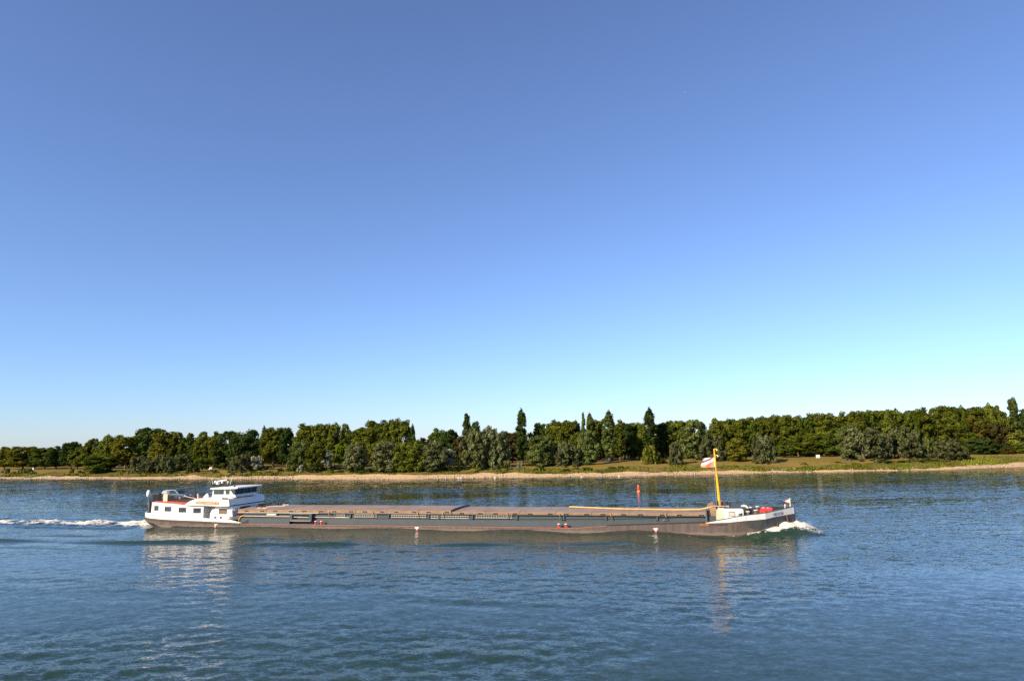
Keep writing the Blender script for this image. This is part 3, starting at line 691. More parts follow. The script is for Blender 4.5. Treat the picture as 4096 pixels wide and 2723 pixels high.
 ('shrub',-63.8,248.0,2.26,5.5,1.3,'dark',"dark green bush near the beach, first such right of the whitish grey tree"),
 ('shrub',-57.4,243.7,2.15,5.4,1.6,'dark',"dark green bush near the beach, second such right of the whitish grey tree"),
 ('shrub',-46.8,236.8,1.91,4.3,1.7,'dark',"dark green bush near the beach, fourth such right of the whitish grey tree"),
 ('shrub',-37.9,234.9,2.07,5.2,1.8,'dark',"dark green bush near the beach, second such right of the big grey olive tree"),
 ('shrub',-31.1,234.0,2.09,5.1,1.8,'dark',"dark green bush near the beach, third such right of the big grey olive tree"),
 ('shrub',-22.3,230.9,1.82,3.9,1.5,'dark',"dark green bush near the beach, first such right of the silver white tree"),
 ('shrub',-8.4,237.1,2.54,4.3,0.8,'dark',"dark green bush near the beach, first such right of the leftmost poplar"),
 ('shrub',5.3,237.4,2.63,4.9,0.5,'dark',"dark green bush near the beach, first such right of the lone tall poplar"),
 ('shrub',12.4,234.5,2.64,4.3,0.4,'dark',"dark green bush near the beach, third such right of the lone tall poplar"),
 ('shrub',-52.6,236.0,1.48,4.0,2.6,'dark',"dark green bush near the beach, third such right of the whitish grey tree"),
 ('shrub',-39.9,231.3,1.50,4.2,2.4,'dark',"dark green bush near the beach, first such right of the big grey olive tree"),
 ('shrub',-34.9,231.5,1.65,3.9,2.3,'green',"green bush near the beach, first such right of the big grey olive tree"),
 ('shrub',-25.2,230.2,1.67,4.2,2.3,'dark',"dark green bush near the beach, fourth such right of the big grey olive tree"),
 ('shrub',-20.0,228.6,1.54,3.3,1.9,'dark',"dark green bush near the beach, second such right of the silver white tree"),
 ('shrub',-49.6,233.9,1.35,3.4,1.9,'green',"green bush near the beach, first such right of the whitish grey tree"),
 ('shrub',-70.2,242.4,1.45,4.1,2.1,'dark',"dark green bush near the beach, fourth such right of the wheelhouse"),
 ('shrub',-132.1,266.0,1.51,3.9,1.5,'dark',"dark green bush near the beach, second such right of the broad dark tree"),
 ('shrub',-146.5,271.2,1.50,3.4,1.2,'green',"green bush near the beach, third such right of the far left white post"),
 ('shrub',-29.8,230.8,1.66,2.9,1.4,'green',"green bush near the beach, second such right of the big grey olive tree"),
 ('shrub',-17.5,231.3,1.97,3.7,2.6,'black',"dark rounded bush under the pointed poplar"),
 ('shrub',-13.0,228.7,1.70,2.5,2.9,'lemon',"bright yellow green young tree at the foot of the big grey willow"),
 ('shrub',-12.5,225.6,1.26,1.8,0.6,'green',"green bush near the beach, first such right of the leftmost poplar"),
 ('shrub',-5.0,228.7,1.86,1.5,0.4,'bright',"bright green bush near the beach, first such right of the leftmost poplar"),
 ('shrub',-2.6,227.4,1.71,2.3,2.3,'olive',"olive young tree between the grey willow pair and the tall poplar"),
 ('shrub',1.5,228.9,2.02,1.7,2.2,'silver',"whitish young tree under the tall poplar"),
 ('shrub',-2.3,224.3,1.28,3.3,0.2,'green',"green bush near the beach, first such right of the big grey willow pair"),
 ('shrub',6.2,225.3,1.60,2.0,0.4,'olive',"olive green bush near the beach, first such right of the lone tall poplar"),
 ('shrub',8.2,225.0,1.61,3.3,1.0,'dark',"dark green bush near the beach, second such right of the lone tall poplar"),
 ('shrub',16.5,222.0,1.33,3.6,0.8,'green',"green bush near the beach, first such right of the lone tall poplar"),
 ('shrub',20.0,224.5,1.80,2.1,0.5,'olive',"olive green bush near the beach, second such right of the lone tall poplar"),
 ('shrub',22.9,222.2,1.51,4.1,0.8,'green',"green bush near the beach, second such right of the lone tall poplar"),
 ('shrub',27.4,222.6,1.68,2.4,0.0,'green',"green bush near the beach, first such right of the twin poplars"),
 ('shrub',31.3,222.1,1.69,3.3,0.8,'greygreen',"grey green bush near the beach, first such right of the twin poplars"),
 ('shrub',34.5,221.7,1.71,3.2,0.9,'greygreen',"grey green bush near the beach, second such right of the twin poplars"),
 ('shrub',37.2,219.4,1.40,1.9,0.0,'green',"green bush near the beach, second such right of the twin poplars"),
 ('shrub',46.3,225.4,2.41,3.3,0.0,'dark',"dark green bush near the beach, first such right of the tallest leaning poplar"),
 ('shrub',53.4,224.0,2.11,3.0,0.0,'dark',"dark green bush near the beach, first such right of the slim lone willow"),
 ('shrub',59.2,224.5,2.14,4.1,0.0,'dark',"dark green bush near the beach, second such right of the slim lone willow"),
 ('shrub',62.1,220.8,1.47,2.7,0.1,'greygreen',"grey green bush near the beach, first such right of the slim lone willow"),
 ('shrub',65.4,221.1,1.47,2.8,0.2,'olive',"olive green bush near the beach, first such right of the barge mast"),
 ('shrub',75.4,231.9,2.80,5.1,0.0,'dark',"dark green bush near the beach, first such right of the barge mast"),
 ('shrub',83.4,227.5,2.49,3.3,0.0,'dark',"dark green bush near the beach, first such right of the bare trunked willow"),
 ('shrub',84.4,223.4,1.81,2.0,0.0,'greygreen',"grey green bush near the beach, first such right of the bare trunked willow"),
 ('shrub',89.0,224.1,1.99,2.1,0.0,'green',"green bush near the beach, first such right of the bare trunked willow"),
 ('shrub',93.5,225.8,2.33,2.3,0.1,'green',"green bush near the beach, second such right of the bare trunked willow"),
 ('shrub',93.2,222.8,1.82,2.3,0.5,'greygreen',"grey green bush near the beach, second such right of the bare trunked willow"),
 ('shrub',95.8,224.6,2.16,2.0,0.0,'green',"green bush near the beach, third such right of the bare trunked willow"),
 ('shrub',100.9,228.3,2.66,1.2,0.0,'green',"green bush near the beach, first such right of the square white board"),
 ('shrub',103.9,224.0,2.16,2.5,0.4,'green',"green bush near the beach, second such right of the square white board"),
 ('shrub',105.8,222.9,1.99,2.1,0.2,'greygreen',"grey green bush near the beach, first such right of the square white board"),
 ('shrub',112.0,231.5,2.97,5.9,1.2,'dark',"dark green bush near the beach, first such right of the square white board"),
 ('shrub',108.8,221.7,1.82,2.9,0.2,'green',"green bush near the beach, third such right of the square white board"),
 ('shrub',114.9,221.3,1.82,2.8,0.1,'green',"green bush near the beach, first such right of the great silver willow"),
 ('shrub',118.1,222.1,2.00,4.9,0.8,'dark',"dark green bush near the beach, first such right of the great silver willow"),
 ('shrub',123.4,222.9,2.00,4.6,0.5,'dark',"dark green bush near the beach, second such right of the great silver willow"),
 ('shrub',125.4,222.2,1.83,3.3,0.7,'green',"green bush near the beach, first such right of the tallest willow"),
 ('shrub',129.7,224.1,2.00,4.9,1.0,'greygreen',"grey green bush near the beach, first such right of the tallest willow"),
 ('shrub',133.3,224.7,2.01,4.1,1.1,'green',"green bush near the beach, second such right of the tallest willow"),
 ('shrub',136.6,225.4,2.01,4.1,0.5,'dark',"dark green bush near the beach, first such right of the gap in the trees"),
 ('shrub',138.6,224.7,1.84,2.5,0.2,'green',"green bush near the beach, first such right of the gap in the trees"),
 ('shrub',153.8,231.6,2.52,2.5,0.0,'green',"green bush near the beach, second such right of the gap in the trees"),
 ('shrub',159.2,234.6,2.68,3.1,0.1,'lemon',"yellow green bush behind the right-hand beach"),
 ('shrub',165.1,235.7,2.69,4.3,0.0,'green',"green bush near the beach, third such right of the gap in the trees"),
 ('shrub',173.7,239.4,2.85,4.4,0.0,'green',"green bush near the beach, fourth such right of the gap in the trees"),
]
for i_, (k_, x_, y_, z_, w_, h_, c_, lab_) in enumerate(TREES):
    cm, tm = KINDS[k_][(i_ * 7 + int(abs(x_))) % NVAR[k_]]
    root = empty(TREE_NAME[k_], (x_, y_, z_ - 0.05), rnd.random() * 6.28)
    fat = (1.5 if w_ > 3.2 else 1.25) if k_ == 'poplar' else ((1.25 if w_ > 6.5 else 1.02) if k_ == 'willow' else 1.15)
    root.scale = (w_ * fat, w_ * fat, h_)
    tag(root, lab_, TREE_CAT[k_], TREE_GROUP[k_])
    cr = bpy.data.objects.new('crown', cm); COLL.objects.link(cr); cr.parent = root
    j = 1 + (rnd.random() - 0.5) * 0.3
    cr.color = tuple(v * j for v in LEAF_COL[c_]) + (1,)
    tr = bpy.data.objects.new('trunk', tm); COLL.objects.link(tr); tr.parent = root

# the wood behind the rows, one mass nobody could count
g_ = np.random.default_rng(5)
lob = []
for k in range(1900):
    x = -360 + 640 * g_.random(); d = 66 + 40 * g_.random(); y = float(shore(x)) + d
    top = np.interp(x, [-360, -260, -200, -120, 0, 60, 160, 280], [6, 7, 9, 10, 8, 10, 12, 12])
    z = 2.2 + top * (0.02 + 0.86 * g_.random() ** 1.15); s = 1.5 + 1.3 * g_.random()
    lob.append((x, y, z, s, s, s, g_.random()))
wd = leaves_mesh('woodland', lob, 0.62, 0.9, g_, (1, 1, 1))
wo = bpy.data.objects.new('woodland', wd); COLL.objects.link(wo); wo.color = (.05, .06, .016, 1)
tag(wo, 'dark mass of wood closing the view behind the tree rows', 'woodland', kind='stuff')

# pebbles and boulders along the beach edge
vs = []; fs = []; g_ = np.random.default_rng(9)
bm_ = bmesh.new(); bmesh.ops.create_icosphere(bm_, subdivisions=1, radius=1); ico_v = np.array([v.co[:] for v in bm_.verts]); ico_f = [[v.index for v in f.verts] for f in bm_.faces]; bm_.free()
n0 = 0; QV = []; QF = []
for k in range(2200):
    x = -250 + 440 * g_.random(); d = -0.6 + 6.0 * g_.random() ** 1.9; y = float(shore(x)) + d
    s = 0.08 + 0.26 * g_.random() ** 3
    z = float(np.interp(d, PD, PV) * np.interp(x, ZX, ZZ)) + s * 0.15
    v = ico_v * s * (0.7 + 0.6 * g_.random(3)) * (1 + 0.25 * g_.normal(size=(len(ico_v), 1)) * 0.6)
    QV.append(v + np.array([x, y, z])); QF += [[a + n0 for a in f] for f in ico_f]; n0 += len(ico_v)
M['stone'] = mat('pebble', (0.42, 0.33, 0.25), 0.9, (0.24, 0.18, 0.14), 0.6)
me = np_mesh('beach_stones', np.concatenate(QV), np.array(QF), M['stone'])
so = bpy.data.objects.new('beach_stones', me); COLL.objects.link(so)
tag(so, 'loose stones scattered along the far beach', 'stones', kind='stuff')

# grass tussocks of the verge
QV = []; g_ = np.random.default_rng(21); n = 15000
x = -255 + 445 * g_.random(n)
e = np.interp(x, xs, E_); v2 = np.interp(x, xs, V_)
clump = vnoise(x, x * 0 + 40, 5, 33)
keep = g_.random(n) < np.clip(np.interp(x, [-120, -40, 20, 60, 90, 130], [.25, .3, .45, .6, .9, .9]) + clump * 1.5, 0.03, 1)
x = x[keep]; e = e[keep]; v2 = v2[keep]; n = len(x)
d = e - 0.4 + (v2 - e) * g_.random(n) ** 1.3 * 0.9; y = shore(x) + d
z = np.interp(d, PD, PV) * np.interp(x, ZX, ZZ) - 0.05
h = 0.25 + 0.75 * g_.random(n) ** 2 * np.clip(0.5 + vnoise(x, d, 4, 35) * 2, 0.2, 1.3); w = 0.16 + 0.2 * g_.random(n); a = g_.random(n) * 3.14
lx = (g_.random(n) - 0.5) * 0.4
P0 = np.stack([x - np.cos(a) * w, y - np.sin(a) * w, z], -1); P1 = np.stack([x + np.cos(a) * w, y + np.sin(a) * w, z], -1)
P2 = np.stack([x + np.cos(a) * w * 0.5 + lx, y + np.sin(a) * w * 0.5, z + h], -1); P3 = np.stack([x - np.cos(a) * w * 0.6 + lx, y - np.sin(a) * w * 0.6, z + h * 0.85], -1)
V = np.stack([P0, P1, P2, P3], 1).reshape(-1, 3)
me = np_mesh('tall_grass', V, np.arange(len(V)).reshape(-1, 4), M['leaf'])
ca = me.color_attributes.new('tint', 'FLOAT_COLOR', 'POINT'); col = np.ones((len(V), 4), np.float32)
col[:, 0] = np.repeat(np.clip(0.5 + vnoise(x, d, 6, 44) * 1.2, 0, 1), 4); col[:, 1] = np.repeat(g_.random(n), 4); ca.data.foreach_set('color', col.ravel())
go = bpy.data.objects.new('tall_grass', me); COLL.objects.link(go); go.color = (.120, .135, .018, 1)
tag(go, 'rough green grass and weeds growing between beach and meadow', 'grass', kind='stuff')

# ------------------------------------------------------------------ the river
BO = np.array([-53.82496, 98.96952]); BYAW = R(-14.68692)
BU = np.array([math.cos(BYAW), math.sin(BYAW)]); BV = np.array([-BU[1], BU[0]])
def to_barge(x, y):
    dx = x - BO[0]; dy = y - BO[1]
    return dx * BU[0] + dy * BU[1], dx * BV[0] + dy * BV[1]
HB_U = [-0.2, 0, 0.4, 1.2, 2.2, 4, 6, 8, 79, 80.5, 82, 83.3, 84.3, 85.3, 86.5, 87.4, 87.75]
HB = [1.5, 2.0, 2.8, 3.5, 3.85, 4.15, 4.28, 4.3, 4.3, 4.25, 4.05, 3.75, 3.35, 2.45, 1.25, 0.42, 0.10]
def hb(u): return np.interp(u, HB_U, HB)

def river():
    ys = [-30, -10, 5, 15]
    y = 22.0
    while y < 300:
        ys.append(y); y += max(0.075, (y + 12) * 0.0031)
    ys += [305, 330, 380, 460, 600, 900]
    ys = np.array(ys)
    t = np.linspace(-1.0, 1.0, 1050)
    X = (ys[:, None] + 38) * t[None] ; X[ys < -20] = X[4] * 0 + 60 * t
    X[:4] = 62 * t[None]
    Y = np.repeat(ys[:, None], len(t), 1)
    Z = np.zeros_like(X)
    g = np.random.default_rng(3)
    # wind and current waves; rougher and calmer patches
    patch = np.clip(0.75 + vnoise(X + Y * 0.3, Y * 1.6, 26, 2) * 1.5 + vnoise(X, Y * 1.7, 11, 4) * 0.9, 0.15, 1.7)
    for k in range(70):
        lam = 0.65 * (7.0 / 0.65) ** (g.random() ** 1.25)
        th = g.normal() * 0.50 + (math.pi / 2)
        kk = 2 * math.pi / lam
        slope = 0.0150 if lam < 2.4 else 0.0060
        fade = np.clip((lam / ((Y + 38) * 0.0055) - 0.9), 0, 1)
        ph = g.random() * 6.28 + vnoise(X, Y, lam * 3.5, 100 + k) * 6.0
        Z += slope / kk * np.sin(kk * (math.cos(th) * X + math.sin(th) * Y) + ph) * fade * patch
    u, v = to_barge(X, Y)
    # wave profile along the hull side
    ku = np.interp(u, [38.8, 48.9, 55.2, 63.2, 69.6, 79.3], [0, math.pi, 2 * math.pi, 3 * math.pi, 4 * math.pi, 5 * math.pi], left=0)
    ku = np.where(u < 38.8, (u - 38.8) / 9.0 * math.pi, ku)
    amp = np.interp(u, [-20, 0, 30, 60, 72, 79, 82, 84], [0, .05, .08, .16, .24, .26, .1, 0])
    vd = np.where(v < 0, -v, np.where(v > 8.6, v - 8.6, 0))
    Z += amp * np.cos(ku) * np.exp(-(vd / 5.0) ** 1.5) * (u < 90) * (u > -30)
    # water heaped along the moving side, sloping down towards the camera
    Z += 0.17 * np.exp(-((v + 0.3) / 1.25) ** 2) * np.clip((u - 2) / 4, 0, 1) * np.clip((81 - u) / 4, 0, 1) * (v < 4) * (0.8 + vnoise(X, Y, 1.6, 81) * 0.9)
    # diverging wake waves on the camera side: steep short ridges
    for (uc, vc, L, hgt, wd, ang) in ((12, -12.5, 7.5, .26, .9, 4), (19.5, -11.5, 4.5, .22, .8, 3), (33, -12.0, 6.0, .26, .85, 5), (38, -11.2, 3.5, .2, .7, 4), (53, -9.5, 5.0, .22, .8, 6), (-8, -13.5, 7.0, .28, .9, 5),
                                      (-22, -15, 6.0, .24, .9, 4), (-30, -12, 5, .2, .8, 6), (66, -7.5, 4.5, .16, .8, 8), (-2, -8, 5, .12, .7, 3), (26, -8.2, 4, .12, .7, 6),
                                      (2, -17.5, 7, .07, .9, 4), (44, -14.5, 6, .07, .9, 5), (8, -33, 8, .05, 1.0, 5), (24, -33, 6, .05, 1.0, -4), (30, -36, 8, .04, 1.1, 4), (46, -31, 7, .06, 1.0, 6), (55, -27, 6, .05, .9, 5), (61, -34, 6, .05, 1.0, -6)):
        a = R(ang); du = u - uc; dv = v - vc
        p = du * math.cos(a) + dv * math.sin(a); q = -du * math.sin(a) + dv * math.cos(a)
        wob = vnoise(X, Y, 5, 71) * 1.2
        Z += hgt * np.exp(-(p / L) ** 2) * (np.exp(-((q + wob) / wd) ** 2) - 0.35 * np.exp(-((q + wob + 1.6 * wd) / (1.2 * wd)) ** 2))
    # ---- foam: white water behind the stern and at the bow
    foam = np.zeros_like(Z)
    fine = vnoise(X, Y, 0.55, 50) + 0.6 * vnoise(X, Y, 0.28, 51)
    mid = vnoise(X, Y, 2.4, 52) + 0.7 * vnoise(X, Y, 1.1, 53)
    # stern wash
    s = -u
    on = np.clip((s + 2.0) / 2.0, 0, 1) * (u < 1.0)
    wdt = 2.3 + np.clip(s, 0, 60) * 0.012
    cen = 4.0 + mid * 0.5
    core = np.exp(-np.abs((v - cen) / wdt) ** 4) * on
    dens = np.interp(s, [-2, 0, 10, 20, 32, 50, 80], [0.62, 0.9, 0.88, 0.68, 0.44, 0.30, 0.0])
    foam = np.maximum(foam, core * np.clip(dens * .92 + mid * 0.8 + fine * 0.35, 0, 1))
    lump0 = vnoise(X, Y, 0.9, 64) + 0.7 * vnoise(X, Y, 0.45, 65)
    Z += core * (np.interp(s, [-2, 2, 18, 35, 60], [.10, .30, .28, .12, 0]) * (0.7 + mid * 1.0) + lump0 * 0.42 * np.clip(dens * 1.2, 0, 1))
    Z -= 0.22 * np.exp(-((v - 8.6) / 1.4) ** 2) * on * np.interp(s, [0, 30, 60], [1, .6, 0]) + 0.25 * np.exp(-((v + 1.2) / 1.3) ** 2) * on * np.interp(s, [0, 30, 60], [1, .7, 0])
    # bow wave: water piles up against the stem and trails down the flank
    lump = vnoise(X, Y, 0.85, 54) + 0.7 * vnoise(X, Y, 0.42, 55)
    uc_ = np.clip(u, 78, 87.75)
    vn = 4.3 - hb(uc_)
    gap = np.where(v < 4.3, vn - v, v - (8.6 - vn))
    crest = np.interp(u, [77.5, 79.5, 81.4, 83.3, 85.3, 87.1, 88.0, 88.9, 89.8, 90.6, 91.2], [0, .06, .32, .60, .86, 1.20, 1.32, 1.08, .66, .18, 0])
    reach = np.interp(u, [78, 82, 85, 88, 91], [.9, 1.2, 1.6, 2.3, 2.6])
    fall = np.where(gap > 0, np.exp(-(np.maximum(gap, 0) / reach) ** 2.2), 1.0)
    Z += crest * fall * (1 + mid * 0.22) + crest * fall * lump * 0.30
    ft = np.interp(u, [77, 79, 82, 84.5, 86.5, 91], [0, .50, .62, .85, 1, 1]) * np.clip(crest * 2.6 + .30 * (u < 84) * (u > 76), 0, 1)
    band = np.where(gap > 0, np.exp(-(np.maximum(gap - np.interp(u, [78, 85, 88], [.12, .35, .2]), 0) / np.interp(u, [78, 82, 85, 88, 91], [.26, .42, .85, 1.7, 2.2])) ** 2.4), 1.0)
    foam = np.maximum(foam, np.clip(ft * band * (1.04 + mid * 0.75 + fine * 0.55), 0, 1))
    # a little splash train leaving the wave behind the bow
    foam = np.maximum(foam, np.exp(-((v + 1.6 + (u - 72) * .05) / .5) ** 2) * np.exp(-((u - 72.5) / 3.0) ** 2) * np.clip(.05 + mid + fine * .8, 0, .6))
    # flecks along the hull
    line = np.exp(-((v + 0.18) / 0.16) ** 2) * ((u > 0) & (u < 80))
    foam = np.maximum(foam, line * np.clip((fine - 0.28) * 3.0, 0, 0.8))
    # calm water far out at the shore
    me = np_mesh('river', np.stack([X, Y, Z], -1).reshape(-1, 3), grid_quads(*X.shape), None, True)
    ca = me.color_attributes.new('foam', 'FLOAT_COLOR', 'POINT')
    col = np.ones((foam.size, 4), np.float32); col[:, 0] = foam.ravel(); col[:, 1] = np.clip(patch.ravel() / 1.7, 0, 1)
    ca.data.foreach_set('color', col.ravel())
    return me

def water_material():
    m = bpy.data.materials.new('river_water'); m.use_nodes = True
    nt = m.node_tree; b = nt.nodes['Principled BSDF']; ln = nt.links.new; N = nt.nodes.new
    b.inputs['Roughness'].default_value = 0.035; b.inputs['IOR'].default_value = 1.333
    g = N('ShaderNodeNewGeometry'); at = N('ShaderNodeAttribute'); at.attribute_name = 'foam'
    sp = N('ShaderNodeSeparateColor'); ln(at.outputs['Color'], sp.inputs[0])
    acc = None
    for (sx, sy, sc, amp, dt) in ((1, 1.9, 0.8, 0.11, 2), (1, 2.0, 2.2, 0.20, 3), (1, 1.5, 7.0, 0.15, 2)):
        mp = N('ShaderNodeMapping'); mp.inputs['Scale'].default_value = (sx, sy, 1); mp.inputs['Rotation'].default_value = (0, 0, 0.12 * sc)
        nz = N('ShaderNodeTexNoise'); nz.inputs['Scale'].default_value = sc; nz.inputs['Detail'].default_value = dt; nz.inputs['Roughness'].default_value = 0.6
        ln(g.outputs['Position'], mp.inputs[0]); ln(mp.outputs[0], nz.inputs['Vector'])
        sb = N('ShaderNodeVectorMath'); sb.operation = 'SUBTRACT'; sb.inputs[1].default_value = (0.5, 0.5, 0.5); ln(nz.outputs['Color'], sb.inputs[0])
        sc_ = N('ShaderNodeVectorMath'); sc_.operation = 'SCALE'; sc_.inputs['Scale'].default_value = amp * 2.2; ln(sb.outputs[0], sc_.inputs[0])
        if acc is None: acc = sc_.outputs[0]
        else:
            ad = N('ShaderNodeVectorMath'); ad.operation = 'ADD'; ln(acc, ad.inputs[0]); ln(sc_.outputs[0], ad.inputs[1]); acc = ad.outputs[0]
    # patches of rougher and smoother water
    pz = N('ShaderNodeMapRange'); pz.inputs[1].default_value = 0.1; pz.inputs[2].default_value = 0.9; pz.inputs[3].default_value = 0.35; pz.inputs[4].default_value = 1.5
    ln(sp.outputs[1], pz.inputs[0])
    s2 = N('ShaderNodeVectorMath'); s2.operation = 'SCALE'; ln(acc, s2.inputs[0]); ln(pz.outputs[0], s2.inputs['Scale'])
    fl = N('ShaderNodeVectorMath'); fl.operation = 'MULTIPLY'; fl.inputs[1].default_value = (0.6, 1.05, 0); ln(s2.outputs[0], fl.inputs[0])
    ad = N('ShaderNodeVectorMath'); ad.operation = 'ADD'; ln(g.outputs['Normal'], ad.inputs[0]); ln(fl.outputs[0], ad.inputs[1])
    nm = N('ShaderNodeVectorMath'); nm.operation = 'NORMALIZE'; ln(ad.outputs[0], nm.inputs[0])
    ln(nm.outputs[0], b.inputs['Normal'])
    # silt: slow tone changes in the water body
    nz = N('ShaderNodeTexNoise'); nz.inputs['Scale'].default_value = 0.08; nz.inputs['Detail'].default_value = 3; ln(g.outputs['Position'], nz.inputs['Vector'])
    rp = N('ShaderNodeValToRGB'); rp.color_ramp.elements[0].position = 0.35; rp.color_ramp.elements[1].position = 0.68
    rp.color_ramp.elements[0].color = (0.015, 0.038, 0.025, 1); rp.color_ramp.elements[1].color = (0.021, 0.045, 0.025, 1)
    ln(nz.outputs['Fac'], rp.inputs[0])
    # foam: broken up by fine noise
    fz = N('ShaderNodeTexNoise'); fz.inputs['Scale'].default_value = 3.2; fz.inputs['Detail'].default_value = 6; fz.inputs['Roughness'].default_value = 0.7; ln(g.outputs['Position'], fz.inputs['Vector'])
    th = N('ShaderNodeMath'); th.operation = 'ADD'; ln(sp.outputs[0], th.inputs[0]); 
    f2 = N('ShaderNodeMath'); f2.operation = 'MULTIPLY_ADD'; f2.inputs[1].default_value = 1.5; f2.inputs[2].default_value = -0.78; ln(fz.outputs['Fac'], f2.inputs[0]); ln(f2.outputs[0], th.inputs[1])
    fr = N('ShaderNodeMapRange'); fr.inputs[1].default_value = 0.36; fr.inputs[2].default_value = 0.62; ln(th.outputs[0], fr.inputs[0])
    gt = N('ShaderNodeMath'); gt.operation = 'MULTIPLY'; ln(fr.outputs[0], gt.inputs[0])
    g3 = N('ShaderNodeMapRange'); g3.inputs[1].default_value = 0.02; g3.inputs[2].default_value = 0.12; ln(sp.outputs[0], g3.inputs[0]); ln(g3.outputs[0], gt.inputs[1])
    mx = N('ShaderNodeMix'); mx.data_type = 'RGBA'; ln(gt.outputs[0], mx.inputs[0]); ln(rp.outputs[0], mx.inputs[6]); mx.inputs[7].default_value = (0.70, 0.69, 0.61, 1)
    ln(mx.outputs[2], b.inputs['Base Color'])
    ro = N('ShaderNodeMapRange'); ro.inputs[3].default_value = 0.035; ro.inputs[4].default_value = 0.8; ln(gt.outputs[0], ro.inputs[0]); ln(ro.outputs[0], b.inputs['Roughness'])
    return m
M['water'] = water_material()
rm = river(); rm.materials.append(M['water'])
ro_ = bpy.data.objects.new('river', rm); COLL.objects.link(ro_)
tag(ro_, kind='structure')

# ------------------------------------------------------------------ the cargo barge (local axes: x forward, y away from the camera, z up)
barge = empty('cargo_barge', (BO[0], BO[1], 0), BYAW)
tag(barge, 'long grey inland cargo barge with white stern house and red oxide hatch covers', 'barge')
BM = barge.matrix_world
BROT = Matrix.Rotation(BYAW, 4, 'Z')
def W(u, v, z):
    p = BROT @ Vector((u, v, z)); return Vector((p.x + BO[0], p.y + BO[1], p.z))
def thing(name, u, v, z, label, cat, group=None):
    """a separate thing resting on the barge, with axes parallel to the barge"""
    o = empty(name, W(u, v, z), BYAW); tag(o, label, cat, group); return o
def part(mb, name, m, parent=None, **k): return mb.build(name, M[m] if isinstance(m, str) else m, parent or barge, **k)

M['wet'] = mat('wet_weed', (0.028, 0.022, 0.017), 0.35, (0.05, 0.038, 0.028), 2.0)
US = sorted(set(np.round(np.concatenate([HB_U, np.linspace(0, 8, 17), np.linspace(8, 79, 48), np.linspace(79, 87.75, 36), [17.3, 18, 63, 66.7, 77.8]]), 3)))
def top_z(u): return float(np.interp(u, [-.2, 0, 2, 6, 10.8, 17.3, 17.9, 63, 66.7, 72, 77.8, 80.2, 82, 84.3, 85.3, 87.75], [1.42, 1.42, 1.28, 1.13, 1.02, .82, .71, .71, 1.02, 1.26, 1.42, 1.52, 1.70, 1.82, 1.96, 2.12]))
def keel_z(u): return float(np.interp(u, [-.2, 0, .5, 1.5, 3, 5, 84, 88], [0.95, .9, .52, .22, -.1, -1.2, -1.2, -1.0]))
rings = []
for u in US:
    h = float(hb(u)); t = top_z(u); k = keel_z(u); mid = (t + k) / 2; hk = h * (0.80 if u < 6 else 0.96)
    fl = 1.0 if u < 80 else float(np.interp(u, [80, 84, 86.5, 87.75], [1, .9, .74, .55]))
    rings.append([(u, 4.3 - h, t), (u, 4.3 - h * (fl + 1) / 2, mid), (u, 4.3 - hk * fl, k), (u, 4.3 + hk * fl, k), (u, 4.3 + h * (fl + 1) / 2, mid), (u, 4.3 + h, t)])
part(MB().loft(rings), 'hull', 'hull')

def band(u0, u1, zlo, zhi, off, thick, n=40):
    """a plate that follows the plan of the hull on both sides"""
    uu = sorted([u for u in US if u0 < u < u1] + [u0, u1]); rg = []
    for sgn in (-1, 1):
        sec = []
        for u in uu:
            h = float(hb(u)) + off; a = 4.3 + sgn * h; b = 4.3 + sgn * max(0.02, h - thick)
            lo, hi = zlo(u), zhi(u)
            sec.append([(u, a, lo), (u, a, hi), (u, b, hi), (u, b, lo)])
        rg.append(sec)
    return rg
def band_mb(*a):
    mb = MB()
    for sec in band(*a): mb.loft(sec)
    return mb
zl = lambda u: float(np.interp(u, [-.2, 0, 2, 6, 10.8, 17.3], [1.42, 1.42, 1.28, 1.13, 1.02, .82]))
zh = lambda u: float(np.interp(u, [-.2, 0, 2.1, 6, 11, 15.2, 16, 17.3], [1.99, 1.99, 2.0, 1.62, 1.43, 1.30, 1.20, .86]))
sb_ = band_mb(-0.2, 17.3, lambda u: zl(u) + .004, zh, 0.03, 0.14)
sb_.box(-0.26, -0.14, 2.85, 5.75, 1.424, 1.985)
part(sb_, 'stern_bulwark', 'white')
part(band_mb(0.15, 17.2, lambda u: zl(u) - .25, lambda u: zl(u) - .002, 0.06, 0.12), 'rubbing_strake', 'strake')
bl = lambda u: float(np.interp(u, [77.8, 80.2, 82, 84.3, 85.3, 87.75], [1.43, 1.53, 1.71, 1.83, 1.97, 2.13]))
bh = lambda u: float(np.interp(u, [77.8, 80.2, 81.25, 82.2, 84.3, 85.3, 87.75], [1.49, 1.94, 2.16, 2.29, 2.50, 2.64, 2.90]))
bb_ = part(band_mb(77.8, 87.75, bl, bh, 0.02, 0.12), 'bow_bulwark', 'white')
part(band_mb(77.9, 87.7, lambda u: bh(u) + .003, lambda u: bh(u) + .06, 0.05, 0.22), 'bulwark_cap', 'coaming', bb_)
seam = MB()
for u in (80.2, 81.2, 82.15):
    v0 = 4.3 - float(hb(u)) - .026
    seam.prism([(u - .02, bl(u)), (u + .02, bl(u)), (u + .10, bh(u)), (u + .06, bh(u))], v0 - .004, v0 + .004)
part(seam, 'plate_seam', 'alu', bb_)
part(band_mb(78.2, 87.5, lambda u: bl(u) + .04, lambda u: bh(u) - .02, -.105, .02), 'bulwark_lining', 'black', bb_)
part(MB().tube([(87.76, 4.3, .1), (87.72, 4.3, 1.2), (87.8, 4.3, 2.9)], [.12, .11, .07], 8), 'stem_bar', 'dark_hull')
